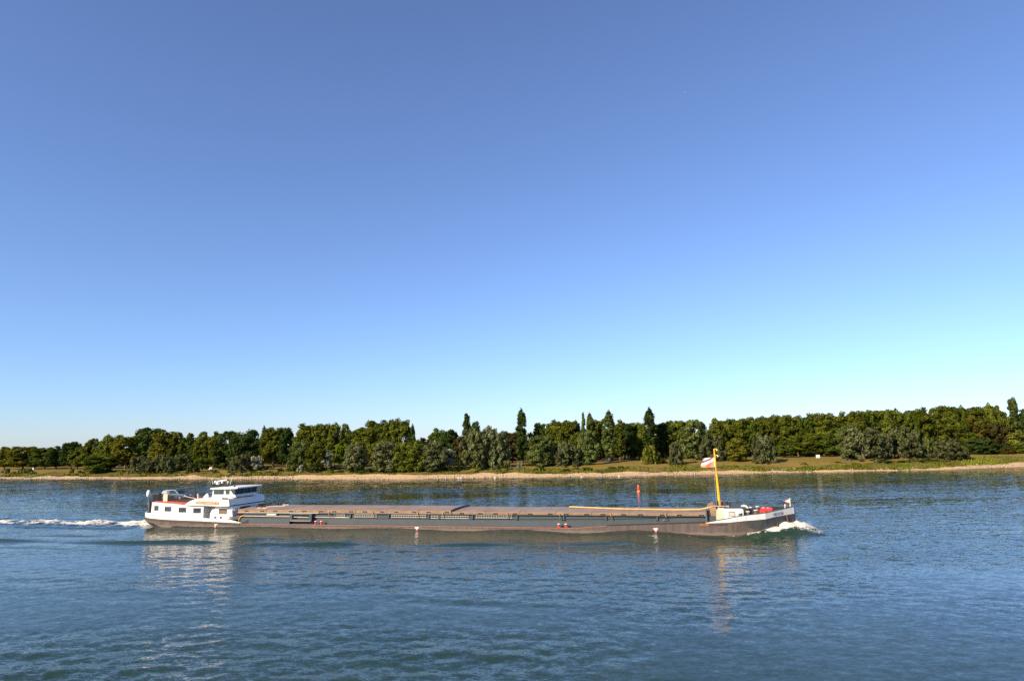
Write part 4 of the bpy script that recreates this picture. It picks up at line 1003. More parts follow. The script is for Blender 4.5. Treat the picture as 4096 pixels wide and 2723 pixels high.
# darker plating of the forebody
uu = [u for u in US if u >= 82.4]
pl = MB()
for sgn in (-1, 1):
    sec = []
    for u in [81.9, 82.1, 82.4] + uu[1:]:
        h = float(hb(u)); t = bl(u) - .02; k = keel_z(u); fl = 1.0 if u < 80 else float(np.interp(u, [80, 84, 86.5, 87.75], [1, .9, .74, .55]))
        lo = float(np.interp(u, [81.9, 82.45, 84], [t - .1, .95, .75]))
        f = lambda z: 4.3 + sgn * ((h * ((fl + 1) / 2 + (1 - (fl + 1) / 2) * (z - (bl(u) + k) / 2) / (bl(u) - (bl(u) + k) / 2)) if z > (bl(u) + k) / 2 else h * (fl + 1) / 2) + .035)
        sec.append([(u, f(t), t), (u, f(lo), lo)])
    pl.loft(sec, closed=False, caps=False)
part(pl, 'bow_plating', 'dark_hull')
# rusty rubbing strakes, side line and sheer belt, its black painting a shadow gap
st = band_mb(66.7, 77.75, lambda u: float(np.interp(u, [66.7, 77.75], [1.04, 1.50])), lambda u: float(np.interp(u, [66.7, 77.75], [1.12, 1.59])), .05, .12)
part(st, 'sheer_shadow_gap', 'black')
part(band_mb(77.1, 78.2, lambda u: 1.10 + .03 * (u - 77), lambda u: 1.36 + .03 * (u - 77), .07, .12), 'rusty_fender', 'rust')
part(band_mb(78.25, 80.1, lambda u: 1.14 + .04 * (u - 77), lambda u: 1.35 + .04 * (u - 77), .05, .10), 'bow_strake', 'strake')
part(band_mb(17.9, 66.5, lambda u: .69 if u < 63 else top_z(u) - .02, lambda u: .745 if u < 63 else top_z(u) + .03, .02, .10), 'deck_edge', 'red_line')
# wet, weedy band where the water laps the plates, following the wave profile along the side
wb = []
for u in np.linspace(3.2, 80, 200):
    ku = float(np.interp(u, [38.8, 48.9, 55.2, 63.2, 69.6, 79.3], [0, math.pi, 2 * math.pi, 3 * math.pi, 4 * math.pi, 5 * math.pi])) if u > 38.8 else (u - 38.8) / 9.0 * math.pi
    e_ = float(np.interp(u, [0, 30, 60, 72, 79, 82], [.05, .08, .16, .24, .26, .1])) * math.cos(ku)
    h = float(hb(u)) * (0.985 if u < 6 else 1.0) + .012; t_ = .16 + .07 * rnd.random()
    wb.append([(u, 4.3 - h, e_ - .25), (u, 4.3 - h, e_ + .14 + t_)])
part(MB().loft(wb, closed=False, caps=False), 'wet_band', 'wet')
# draught marks
for (u, z) in ((42.81, .44), (72.22, .66)):
    part(MB().prism([(u - .26, z + .17), (u + .26, z + .17), (u + .24, z + .04), (u + .13, z), (u + .12, z - .2), (u - .12, z - .2), (u - .13, z), (u - .24, z + .04)], -.012, .03), 'draught_mark', 'white2')
    part(MB().box(u - .11, u + .11, -.014, .03, z - .36, z - .21), 'draught_mark', 'red')
part(MB().box(13.2, 13.42, -.012, .03, .28, .72).box(13.42, 13.72, -.012, .03, .56, .72), 'draught_mark', 'white2')
part(MB().box(13.2, 13.42, -.016, .03, .38, .46).box(13.2, 13.42, -.016, .03, .16, .27), 'draught_mark', 'red')

# ---- hold: coaming, side shelves, hatch covers
cm = MB().box(16.9, 78.3, 1.05, 7.6, .70, 2.10)
coam = part(cm, 'hatch_coaming', 'coaming')
part(MB().box(16.6, 24.42, .5, 1.05, .715, 1.46).prism([(28.2, .715), (66, .715), (66, 1.38), (28.2, 1.46)], .92, 1.05).box(66, 78, .95, 1.05, .75, 1.5), 'coaming_shelf', 'coaming2')
part(MB().prism([(17.15, .76), (18.12, .76), (18.12, 1.28)], .47, .52), 'dark_triangle', 'black')  # flat black triangle on the near face of the coaming shelf
part(MB().box(16.8, 78.0, .825, 1.049, 2.06, 2.13), 'coaming_rim', 'coaming')
part(MB().box(16.2, 28.5, .77, .82, 2.08, 2.15), 'white_ledge', 'alu')
for u in (22.23, 30.87, 33.12, 38.54, 44.07, 45.48, 49.88, 55.59, 61.4, 66.45, 72.4):
    part(MB().prism([(.86, 2.015), (.86, 1.55), (.99, 1.47), (1.048, 1.47), (1.048, 2.015)], u - .09, u + .09, axis='x'), 'coaming_bracket', 'coaming')
part(MB().tube([(30.2, 1.0, 1.50), (55, 1.0, 1.56), (66, 1.0, 1.68), (77.5, 1.0, 2.02)], .035, 6), 'side_pipe', 'black')
part(MB().tube([(16.9, .90, 1.66), (22.1, .88, 1.63), (24.2, .88, 1.62)], .055, 6), 'handrail', 'wood')
part(MB().tube([(27.8, .90, 1.60), (33.0, .88, 1.56)], .05, 6), 'handrail', 'wood')
rb = MB()
for k in range(7): rb.ball((20.75 + k * .205, .95, 1.87), .12, .08, .15)
part(rb, 'fender_row', 'white2', smooth=True)

def cover(u0, u1, zt, lug, step):
    c = MB(); n = 9
    sec = []
    for u in (u0, u1):
        p = [(u, .82, 2.135)] + [(u, .82 + (7.78 - .82) * k / (n - 1), zt + .10 * math.sin(math.pi * k / (n - 1))) for k in range(n)] + [(u, 7.78, 2.135)]
        sec.append(p)
    c.loft(sec)
    o = part(c, 'hatch_cover', 'hatch_top')
    f = MB().box(u0 + .02, u1 - .02, .795, .82, 2.14, zt - .03)
    f.box(u0 + .05, u1 - .05, .775, .795, zt - .12, zt - .06)
    part(f, 'side_skirt', 'hatch_side', o)
    part(MB().box(u0 - .035, u0 + .035, .80, 7.7, zt + .0, zt + .03), 'seam', 'rust', o)
    if lug:
        for dl in ((u1 - u0) * .3, (u1 - u0) * .86):
            part(MB().box(u0 + dl - .26, u0 + dl + .26, .73, .795, zt - .21, zt - .13).box(u0 + dl - .26, u0 + dl - .16, .73, .795, zt - .27, zt - .21).box(u0 + dl + .16, u0 + dl + .26, .73, .795, zt - .27, zt - .21), 'lifting_lug', 'black', o)
    return o
ub = list(np.linspace(16.25, 47.15, 8))
for i in range(7): cover(ub[i] + .01, ub[i + 1] - .01, 2.53, True, 0)
uf = list(np.linspace(47.17, 78.0, 8))
for i in range(7): cover(uf[i] + .01, uf[i + 1] - .01, 2.42, True, 0)
# end lip of the higher covers, its black standing in for shade
lip = [(47.16 + .0, .74, 2.12), (47.16, .74, 2.56)] + [(47.16, .82 + 6.96 * k / 8, 2.58 + .10 * math.sin(math.pi * k / 8)) for k in range(1, 9)]
part(MB().tube(lip, .075, 6), 'shaded_cover_lip', 'black')

# gangway niche amidships
gb = MB().box(24.46, 24.86, .42, 1.04, 1.10, 2.06).box(27.34, 27.74, .42, 1.04, 1.10, 2.06).box(24.86, 27.34, .42, 1.04, 1.90, 2.06).box(24.86, 27.34, .42, 1.04, 1.10, 1.34)
part(gb, 'gangway_box', 'coaming', bevel=.02)
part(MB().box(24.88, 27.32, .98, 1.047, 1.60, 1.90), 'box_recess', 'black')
part(MB().tube([(25.0, .60, 1.62), (27.2, .60, 1.60)], .06, 6), 'handrail', 'wood')
part(MB().box(24.6, 27.6, .36, .42, 1.12, 1.17), 'box_ledge', 'alu')

# bollards along the side deck
for u in (28.44, 29.25, 60.90, 61.75):
    b_ = part(MB().lathe([(.19, 0), (.15, .05), (.15, .36), (.19, .40)], (u, .34, .71), 14), 'bollard', 'red', smooth=False)
    part(MB().lathe([(.20, .40), (.20, .46), (.10, .48)], (u, .34, .713), 14), 'bollard_cap', 'white2', b_)

# ---- stern house
def wall_with_windows():
    pass
prof = [(2.22, 1.9), (2.36, 3.48), (3.95, 3.36), (6.5, 3.20), (7.6, 3.06), (9.2, 2.96), (10.85, 2.93), (10.95, 2.85), (11.0, 1.30), (6.6, 1.30)]
part(MB().prism(prof, .62, 8.0), 'cabin_block', 'white')
# near wall skin with real window openings
def skin(name, polys, v0, v1, m='white', parent=None):
    mb = MB()
    for p in polys: mb.prism(p, v0, v1)
    return part(mb, name, m, parent)
wins = [(2.77, 3.50, 2.31, 3.02), (4.53, 5.66, 2.20, 2.90), (6.87, 8.13, 2.08, 2.79), (9.26, 10.56, 2.01, 2.73)]
def roofz(u): return float(np.interp(u, [2.36, 3.95, 6.5, 7.6, 9.2, 10.85], [3.475, 3.355, 3.195, 3.055, 2.955, 2.925]))
def floorz(u): return float(np.interp(u, [2.2, 6, 11], [1.6, 1.4, 1.25]))
polys = []
e = [2.31] + [x for w in wins for x in (w[0], w[1])] + [10.93]
for i in range(0, len(e), 2):
    a, b = e[i], e[i + 1]; a2 = a - .05 if i == 0 else a
    polys.append([(a2, floorz(a)), (b, floorz(b)), (b, roofz(b)), (a, roofz(a))] if i else [(2.23, floorz(a)), (b, floorz(b)), (b, roofz(b)), (2.36, roofz(2.36))])
for (a, b, lo, hi) in wins:
    polys.append([(a, floorz(a)), (b, floorz(b)), (b, lo - .02), (a, lo + .02)])
    polys.append([(a, hi + .02), (b, hi - .02), (b, roofz(b)), (a, roofz(a))])
cw = skin('cabin_wall', polys, .50, .618)
part(MB().box(6.50, 6.56, .49, .499, 1.6, 3.18), 'plate_seam', 'cream', cw)
for i, (a, b, lo, hi) in enumerate(wins):
    fr = MB()
    for (x0, x1, z0, z1) in ((a - .02, b + .02, hi - .04, hi + .03), (a - .02, b + .02, lo - .03, lo + .04), (a - .02, a + .04, lo, hi), (b - .04, b + .02, lo, hi)): fr.box(x0, x1, .485, .53, z0, z1)
    w_ = part(fr, 'window', 'alu')
    part(MB().box(a + .04, b - .04, .545, .55, lo + .03, hi - .03), 'pane', 'cabin_glass', w_)
    part(MB().box(a, b, .602, .616, lo, hi), 'interior', 'room', w_)
    if i == 1: part(MB().box(a + .18, b - .03, .575, .59, lo, hi), 'curtain', 'curtain', w_)
    if i == 2: part(MB().box(a + .62, b - .03, .575, .59, lo, hi), 'curtain', 'curtain', w_)
# door alcove and the block with the galley window
part(MB().box(10.9, 12.5, 1.9, 8.0, 1.2, 2.95), 'alcove_wall', 'white')
dr = part(MB().box(11.62, 12.42, 1.86, 1.899, 1.25, 2.8), 'door', 'white2')
part(MB().box(12.28, 12.34, 1.80, 1.86, 1.95, 2.05), 'handle', 'steel', dr)
blk = [(12.0, 1.28), (12.02, 1.95), (12.3, 2.50), (12.45, 2.56), (15.35, 2.50), (15.5, 2.42), (15.66, 1.28)]
part(MB().prism(blk, .50, .9), 'side_block', 'white')
part(MB().box(12.5, 15.3, .9, 7.7, 1.2, 2.96), 'galley_block', 'white')
g5 = part(MB().box(13.40, 14.75, .47, .503, 1.92, 2.72), 'window', 'alu')
part(MB().box(13.45, 14.70, .455, .47, 1.97, 2.44), 'blind', 'blind', g5)
part(MB().box(13.45, 14.70, .455, .47, 2.44, 2.68), 'interior', 'black', g5)
for u in (12.89, 13.78):
    v_ = part(MB().box(u - .18, u + .18, .47, .499, 1.33, 1.62), 'vent', 'alu'); part(MB().box(u - .13, u + .13, .455, .47, 1.36, 1.58), 'opening', 'black', v_)
# forward face of the lower house with its window
part(MB().prism([(15.3, 1.2), (15.62, 1.2), (15.5, 2.96), (15.3, 2.96)], 1.0, 7.6), 'house_front', 'white')
hw_ = part(MB().box(15.5, 15.62, 2.2, 4.4, 1.95, 2.72), 'window', 'navy'); part(MB().box(15.62, 15.64, 2.32, 4.28, 2.03, 2.64), 'pane', 'cabin_glass', hw_)
part(MB().box(15.62, 16.7, .95, 3.2, 1.20, 1.68), 'deck_step', 'red_deck')
part(MB().box(15.1, 16.9, .5, .95, 1.2, 1.62), 'deck_locker', 'coaming', bevel=.02)
part(MB().tube([(16.7, .40, .9), (16.75, .38, 1.25), (16.95, .40, 1.6), (17.3, .45, 1.76)], .055, 8), 'yellow_hose', 'yellow')
# sweeping upper superstructure
wing = [(7.94, 3.11), (8.36, 3.42), (8.75, 3.62), (9.13, 3.77), (9.5, 3.89), (9.90, 3.97), (10.4, 4.02), (10.93, 4.06), (11.7, 4.09), (12.48, 4.11), (13.9, 4.12), (15.0, 3.95), (15.06, 3.90), (15.24, 3.06), (15.15, 2.98), (14.77, 2.95), (12.5, 2.99), (10.5, 3.05), (9, 3.07)]
wg = part(MB().prism(wing, .28, 8.3), 'superstructure', 'white', bevel=.03)
part(MB().box(13.98, 15.02, .262, .281, 3.905, 4.095), 'side_vent', 'black', wg)
part(MB().prism([(14.98, 3.07), (15.27, 3.07), (15.26, 3.0), (15.1, 2.955)], .29, 8.29), 'lower_edge', 'navy', wg)
# name board
nb = [(9.85 + .17 - .17 * math.cos(t), 3.46 + .17 * math.sin(t)) for t in np.linspace(-math.pi / 2, math.pi / 2, 9)]
nb2 = [(13.56 - .17 + .17 * math.cos(t), 3.385 + .17 * math.sin(t)) for t in np.linspace(math.pi / 2, -math.pi / 2, 9)]
board = part(MB().prism(nb + nb2, .252, .279), 'name_board', 'orange')

def text_mesh(body, size, fn, name, m, parent, space=1.0, bold=0.0):
    """lettering: built-in font outline -> mesh; fn maps (x along, z up) to barge coordinates"""
    cu = bpy.data.curves.new('lettering', 'FONT'); cu.body = body; cu.size = size; cu.space_character = space; cu.offset = bold; cu.resolution_u = 2
    o = bpy.data.objects.new('lettering', cu); COLL.objects.link(o)
    dg = bpy.context.evaluated_depsgraph_get()
    me = bpy.data.meshes.new_from_object(o.evaluated_get(dg))
    bpy.data.objects.remove(o); bpy.data.curves.remove(cu)
    xs_ = [v.co.x for v in me.vertices]; wd_ = max(xs_) - min(xs_); x0 = min(xs_)
    for v in me.vertices: v.co = fn((v.co.x - x0), v.co.y, wd_)
    me.materials.clear(); me.materials.append(M[m])
    o2 = bpy.data.objects.new(name, me); COLL.objects.link(o2); o2.parent = parent
    return o2
def on_board(x, y, wd):
    t = x / wd; u = 10.03 + t * 3.33
    return (u, .246, 3.46 - .085 + (3.385 - 3.46) * (u - 9.87) / 3.6 + y * 1.0)
text_mesh('FIDUCIA  DORDRECHT  N', .245, on_board, 'lettering', 'yellow_letters', board, 1.0, .006)
# bow name follows the curve of the bulwark
bu_ = np.linspace(84, 87.7, 200); bv_ = 4.3 - hb(bu_) - .027; bs_ = np.concatenate([[0], np.cumsum(np.hypot(np.diff(bu_), np.diff(bv_)))])
def on_bow(x, y, wd):
    s = np.interp(85.25, bu_, bs_) + x * 1.0
    u = float(np.interp(s, bs_, bu_)); v = float(np.interp(s, bs_, bv_))
    return (u, v - .004, 2.07 + (u - 85.25) * .08 + y)
text_mesh('FIDUCIA', .42, on_bow, 'lettering', 'letters', bb_, 1.08, .012)

# ---- wheelhouse
part(MB().prism([(11.3, 4.10), (15.3, 4.10), (15.15, 4.24), (15.02, 4.46), (11.42, 4.46)], 1.6, 6.4), 'wheelhouse_base', 'white')
for (u, v, a) in ((11.50, 1.66, .09), (13.40, 1.64, .13), (14.30, 1.64, .10), (11.5, 6.34, .08), (13.4, 6.34, .1)):
    part(MB().box(u - a, u + a, v - .04, v + .04, 4.46, 5.22), 'window_post', 'white')
part(MB().prism([(14.30, 4.46), (14.75, 4.46), (14.62, 4.66), (14.36, 5.0)], 1.62, 1.68), 'window_post', 'white')
for v in (1.66, 3.05, 4.75, 5.75, 6.34):
    part(MB().prism([(14.98, 4.46), (15.06, 4.46), (15.16, 5.22), (15.08, 5.22)], v - .06, v + .06), 'window_post', 'navy')
gl_ = MB()
gl_.box(11.59, 13.27, 1.655, 1.665, 4.46, 5.22).box(13.53, 14.2, 1.655, 1.665, 4.46, 5.22).box(14.4, 15.0, 1.655, 1.665, 4.46, 5.22)
part(gl_, 'side_glazing', 'glass')
part(MB().prism([(15.0, 4.46), (15.02, 4.46), (15.12, 5.22), (15.10, 5.22)], 1.72, 6.28), 'front_glazing', 'glass')
part(MB().box(11.6, 15.0, 6.335, 6.345, 4.46, 5.22), 'side_glazing', 'glass')
part(MB().box(11.42, 11.46, 1.7, 6.3, 4.46, 4.8), 'rear_wall', 'white')
rf = [(11.25, 5.20), (11.32, 5.33), (11.42, 5.39), (13.4, 5.44), (15.55, 5.47), (15.72, 5.43), (15.74, 5.32), (15.66, 5.26), (13.9, 5.20)]
part(MB().prism(rf, 1.2, 6.9), 'wheelhouse_roof', 'white', bevel=.03)
part(MB().box(14.1, 14.9, 3.2, 5.6, 4.462, 4.78), 'console', 'black')
part(MB().box(12.2, 12.75, 2.2, 2.75, 4.462, 4.75).box(12.2, 12.3, 2.2, 2.75, 4.75, 5.0), 'chair', 'navy')
# radar, domes and whip aerials on the roof
part(MB().tube([(11.15, 4, 5.38), (11.25, 4, 5.7), (11.4, 4, 5.9)], [.14, .1, .08], 8).tube([(10.0, 4, 5.72), (12.4, 4, 5.74)], .035, 6).box(11.3, 11.9, 3.8, 4.2, 5.36, 5.56), 'aerial_mast', 'black')
rd = part(MB().tube([(10.05, 3.9, 6.12), (11.5, 4.3, 6.26)], .10, 8), 'radar_bar', 'white2'); part(MB().lathe([(.14, -.32), (.17, -.12), (.12, .0)], (11.0, 4.1, 6.15), 12), 'radar_motor', 'white2', rd)
for (u, v, z, r) in ((10.20, 3.7, 6.12, .19), (9.88, 4, 5.97, .16), (10.65, 3.6, 5.88, .28), (12.1, 4, 6.04, .12)):
    d_ = part(MB().ball((u, v, z), r, r, r * .85), 'dome', 'white2', smooth=True); part(MB().tube([(u, v, 5.70), (u, v, z - r * .7)], .035, 6), 'dome_stem', 'black', d_)
for p0, p1 in (((9.55, 4, 5.72), (9.24, 4, 6.55)), ((12.0, 4, 5.74), (11.53, 4, 7.03)), ((12.42, 4, 5.74), (12.84, 4, 7.02))):
    part(MB().tube([p0, p1], [.035, .018], 6), 'whip_aerial', 'white2')
part(MB().lathe([(.11, 0), (.12, .14), (.08, .28)], (14.95, 1.6, 5.45), 10), 'navigation_lamp', 'black')
part(MB().prism([(8.80, 3.98), (9.30, 4.40), (9.52, 4.54), (9.66, 4.30), (9.72, 3.95)], 2.9, 3.1), 'ventilator', 'white2')
part(MB().box(9.8, 11.2, 3.2, 3.8, 4.02, 4.22), 'roof_locker', 'blue')

# ---- aft roof deck
part(MB().prism([(2.5, 3.2), (2.5, 3.60), (5.4, 3.58), (8.2, 3.42), (8.4, 3.05)], .92, 7.7), 'roof_deck', 'red_deck')
rl = MB()
def rz(u): return float(np.interp(u, [2.0, 5.2, 9.3], [3.55, 3.54, 3.42]))
for v in (1.0, 7.4):
    for u in np.linspace(2.0, 9.3, 26): rl.tube([(u, v, rz(u)), (u, v, rz(u) + float(np.interp(u, [2, 9.3], [1.0, .62])))], .03, 5)
    for k in range(8): rl.tube([(u, v, rz(u) + (k + 1) / 8 * float(np.interp(u, [2, 9.3], [1.0, .62]))) for u in np.linspace(2.0, 9.3, 8)], .024, 5)
for u in (2.0,):
    for k in range(6): rl.tube([(u, 1.0, 3.55 + (k + 1) / 6), (u, 7.4, 3.55 + (k + 1) / 6)], .017, 5)
part(rl, 'roof_railing', 'black')
part(MB().bbox(1.95, 2.95, 1.05, 1.6, 3.5, 4.62, .04), 'dark_locker', 'black')
cl_ = part(MB().bbox(3.86, 4.58, .86, .98, 3.55, 4.56, .05), 'life_raft_panel', 'cream')
part(MB().bbox(4.62, 5.2, 1.05, 1.5, 3.6, 4.35, .06), 'covered_motor', 'black')
part(MB().tube([(7.2, 1.0, 4.3), (9.2, 1.0, 3.95)], .05, 6), 'stowed_pole', 'wood')
part(MB().tube([(9.5, 1.1, 3.95), (9.42, 1.1, 4.6)], .12, 8), 'short_post', 'wood')
part(MB().tube([(9.6, 3.3, 4.55), (11.3, 3.3, 4.52)], .025, 5), 'stay_wire', 'alu')
part(MB().tube([(2.95, 4.2, 3.6), (2.95, 4.2, 5.02), (3.05, 4.2, 5.10), (4.9, 4.2, 5.20), (5.05, 4.2, 5.12), (5.05, 4.2, 3.6)], .045, 6).tube([(2.95, 5.9, 3.6), (2.95, 5.9, 5.02), (3.05, 5.9, 5.10), (4.9, 5.9, 5.20), (5.05, 5.9, 5.12), (5.05, 5.9, 3.6)], .045, 6), 'lifting_frame', 'black')
part(MB().tube([(.12, 2.5, 1.35), (.08, 2.5, 3.0), (.02, 2.5, 3.95)], [.20, .18, .15], 10).tube([(.3, 2.7, 1.4), (.25, 2.7, 3.3)], .14, 8), 'crane_post', 'steel')
part(MB().tube([(.35, 2.45, 2.0), (-.12, 2.3, 2.5), (-.14, 2.3, 2.9), (.1, 2.45, 3.2)], .06, 6), 'crane_hook', 'black')
dm_ = part(MB().loft([[(.0 - .25 + r * math.cos(t) * .78, 2.6 + r * math.sin(t) * .75, z) for t in np.linspace(0, 6.283, 13)[:-1]] for (r, z) in ((.12, 4.0), (.30, 4.08), (.38, 4.3), (.38, 4.6), (.30, 4.86), (.16, 5.0), (.04, 5.03))]), 'satellite_dome', 'white2', smooth=True)
part(MB().tube([(.05, 2.5, 3.9), (-.2, 2.6, 4.08)], .08, 6), 'dome_stem', 'black', dm_)
lb = MB(); cu_ = [(.64 + .30 * math.cos(t) * .55, 2.35 + .1 * math.cos(t), 4.06 + .36 * math.sin(t)) for t in np.linspace(0, 6.283, 19)]
lb.tube(cu_, .10, 8, caps=False)
part(lb, 'lifebuoy', 'blue', smooth=True)
part(MB().bbox(.7, 1.8, 2.0, 2.5, 3.45, 4.5, .05), 'tarpaulin_box', 'black')
# ---- gear lying on the after hatch
part(MB().tube([(17.0, 5.6, 2.70), (17.4, 4.0, 2.72), (18.0, 2.6, 2.68), (18.8, 3.4, 2.72)], [.12, .22, .18, .1], 8), 'hose_heap', 'tarp')
for i, (u0, v0, u1, v1, lab) in enumerate(((18.6, 1.7, 19.3, 1.7, 'bleached plank on the after hatch nearest the white house'), (19.5, 1.6, 20.2, 1.6, 'bleached plank on the after hatch, right of a like plank'), (19.0, 3.2, 21.0, 4.6, 'long slanting plank on the after hatch'), (19.6, 6.2, 20.6, 6.2, 'short plank at the far edge of the after hatch'))):
    t = thing('plank', (u0 + u1) / 2, (v0 + v1) / 2, 2.60, lab, 'plank', 'planks on the after hatch')
    dx, dy = (u1 - u0) / 2, (v1 - v0) / 2
    MB().tube([(-dx, -dy, .04), (dx, dy, .04)], .085, 4).build('board', M['wood'], t)
for i, (u, v, lab) in enumerate(((17.3, 5.0, 'dark folded tarpaulin on the after hatch'), (19.2, 6.6, 'small dark blue tarpaulin bundle at the far edge of the after hatch'))):
    t = thing('tarpaulin', u, v, 2.60, lab, 'tarpaulin')
    mb = MB(); g_ = np.random.default_rng(i)
    for k in range(7): mb.ball(((k - 3) * .22, (g_.random() - .5) * .5, .1 + .06 * g_.random()), .26, .3, .14 + .08 * g_.random(), 8, 5)
    mb.build('folds', M['tarp' if i == 0 else 'navy'], t, smooth=True)

# ---- ladders hung under the hatch edge
def ladder(u0, u1, z, lab, ends=True):
    t = thing('ladder', (u0 + u1) / 2, .93, z, lab, 'ladder', 'ladders hung along the hatch coaming')
    L = (u1 - u0) / 2
    MB().box(-L, L, -.03, .03, -.03, .04).build('side_rail', M['alu'], t)
    MB().box(-L, L, -.03, .03, .26, .32).build('side_rail', M['alu'], t)
    n = max(3, int(L * 2 / .31))
    for k in range(n):
        x = -L + .12 + (2 * L - .24) * k / (n - 1)
        MB().tube([(x, 0, 0), (x, 0, .29)], .026, 5).build('rung', M['alu'], t)
for u0, u1, z, lab in ((30.95, 32.4, 1.63, 'very short ladder hung under the hatch edge, nearest the gangway box'), (33.7, 36.9, 1.68, 'short ladder under the hatch edge, second from the gangway box'), (38.9, 43.7, 1.67, 'long ladder under the hatch edge between two brackets, third from the gangway box'),
                       (44.3, 45.35, 1.60, 'stub of ladder between two close brackets below the shaded cover lip'), (45.62, 49.4, 1.60, 'long ladder under the hatch edge below the shaded cover lip'), (50.3, 55.0, 1.71, 'long ladder under the hatch edge furthest towards the bow')):
    ladder(u0, u1, z, lab)
# ---- rope ends hanging from the lugs
for i, (u, z) in enumerate(((30.1, 2.2), (36.36, 2.25), (42.6, 2.2), (46.0, 2.2), (54.4, 2.2), (60.88, 2.25), (67.03, 2.25), (73.34, 2.25))):
    lab = ['frayed rope end above the red bollards nearest the stern', 'rope end hanging over the second ladder from the gangway box', 'rope end hanging over the long third ladder', 'rope end hanging over the ladder below the shaded cover lip',
           'rope end hanging over the ladder furthest towards the bow', 'short rope end above the forward red bollards', 'longer rope end hanging between the forward red bollards and the mast', 'curling rope end nearest the mast'][i]
    t = thing('rope', u, .70, z, lab, 'rope', 'rope ends hanging from the hatch lugs')
    curl = i in (5, 6, 7); L = .62 if curl else .5
    pts = [(0, 0, .12), (.02, -.02, 0), (.06 + .05 * curl, -.02, -L * .4), (.10 * curl + .05, -.01, -L * .7), (.02 - (.28 if i == 7 else 0), 0, -L)]
    MB().tube(pts, [.06, .06, .055, .05, .035], 6).build('strand', M['rope'], t, smooth=True)

# ---- forward end of the hold
part(MB().box(77.85, 78.0, .62, .80, 1.45, 2.86), 'corner_post', 'steel')
part(MB().prism([(78.02, 2.12), (79.0, 2.14), (79.05, 3.05), (78.82, 3.16), (78.35, 2.96), (78.1, 2.6)], .95, 7.6), 'hold_end', 'hatch_side')
part(MB().box(78.0, 79.05, 1.0, 7.6, .7, 2.12), 'hold_front', 'coaming')
part(MB().prism([(78.02, 2.12), (78.42, 2.12), (78.30, 2.92), (78.02, 2.74)], .93, .952), 'dark_opening', 'black')
part(MB().tube([(61.3, 5.4, 2.66), (68, 3.4, 2.62), (74.4, 2.9, 2.60), (77.3, 2.4, 2.72), (78.2, 2.1, 2.95), (79.0, 2.2, 3.14)], .085, 8), 'yellow_boom', 'pale_yellow')
bx_ = part(MB().bbox(78.95, 80.25, 2.4, 5.4, 2.70, 3.06, .05), 'mast_trunk', 'black')
part(MB().tube([(79.0, 2.5, 3.08), (79.6, 2.45, 3.10), (80.1, 2.5, 3.07)], .05, 6), 'mooring_line', 'wood', bx_)
part(MB().tube([(79.3, 2.36, 2.94), (79.6, 2.34, 2.86), (79.9, 2.36, 2.90)], .04, 6), 'mooring_line', 'wood', bx_)
part(MB().bbox(80.15, 80.55, 2.6, 3.0, 2.9, 3.12, .04), 'lamp', 'pale_yellow')
# mast
ms = MB().tube([(79.58, 4, 3.05), (79.53, 4, 3.62)], [.11, .12], 12).tube([(79.52, 4, 3.58), (79.40, 4, 6.65)], [.165, .125], 12).tube([(79.40, 4, 6.6), (79.36, 4, 7.8)], [.075, .08], 10).tube([(79.365, 4, 7.75), (79.30, 4, 9.62)], [.115, .08], 10)
mast = part(ms, 'mast', 'yellow', smooth=False)
part(MB().tube([(79.30, 4, 9.58), (79.62, 4, 9.60), (79.66, 4, 9.45)], .07, 8).tube([(79.33, 4, 8.85), (79.68, 4, 8.87), (79.72, 4, 8.72)], .07, 8), 'mast_arm', 'yellow', mast)
part(MB().ball((79.62, 4, 9.46), .10).ball((79.69, 4, 8.74), .10), 'mast_lamp', 'cream', mast)
part(MB().tube([(79.18, 3.9, 3.06), (79.14, 3.9, 7.6)], .014, 5), 'halyard', 'alu', mast)
part(MB().box(79.62, 79.76, 3.85, 4.15, 3.3, 3.62), 'winch_drum', 'red', mast)
for (u, z) in ((79.85, 3.02), (80.40, 3.02), (80.70, 2.95), (79.2, 3.02)):
    part(MB().lathe([(.09, 0), (.07, .12), (.11, .22), (.11, .40), (.06, .44)], (u, 4.1, z), 10), 'ventilator', 'black')

# flags
def flag_mesh(name, pts, cols, parent, thick=.012):
    pass
fl = thing('flag', 79.28, 4.0, 7.52, 'red, white and blue tricolour flag blowing backward from the yellow mast', 'flag')
def fpt(s, t):       # s 0 hoist..1 fly, t 0 bottom..1 top
    u = -1.55 * s - .10 * (1 - t) * s + .22 * s * t
    z0 = -.02 - .11 * math.sin(s * 3.0) + .05 * s; z1 = 1.12 - .07 * s - .06 * s * s
    v = .20 * math.sin(s * 7 + t * 2.4) * s
    return (u, v, z0 + (z1 - z0) * t)
M['flag_red'] = mat('flag_red', (0.70, 0.16, 0.09), 0.85); M['flag_white'] = mat('flag_white', (0.80, 0.76, 0.72), 0.85); M['flag_blue'] = mat('flag_blue', (0.04, 0.05, 0.16), 0.85); M['flag_red2'] = mat('flag_red_faded', (0.78, 0.27, 0.16), 0.85)
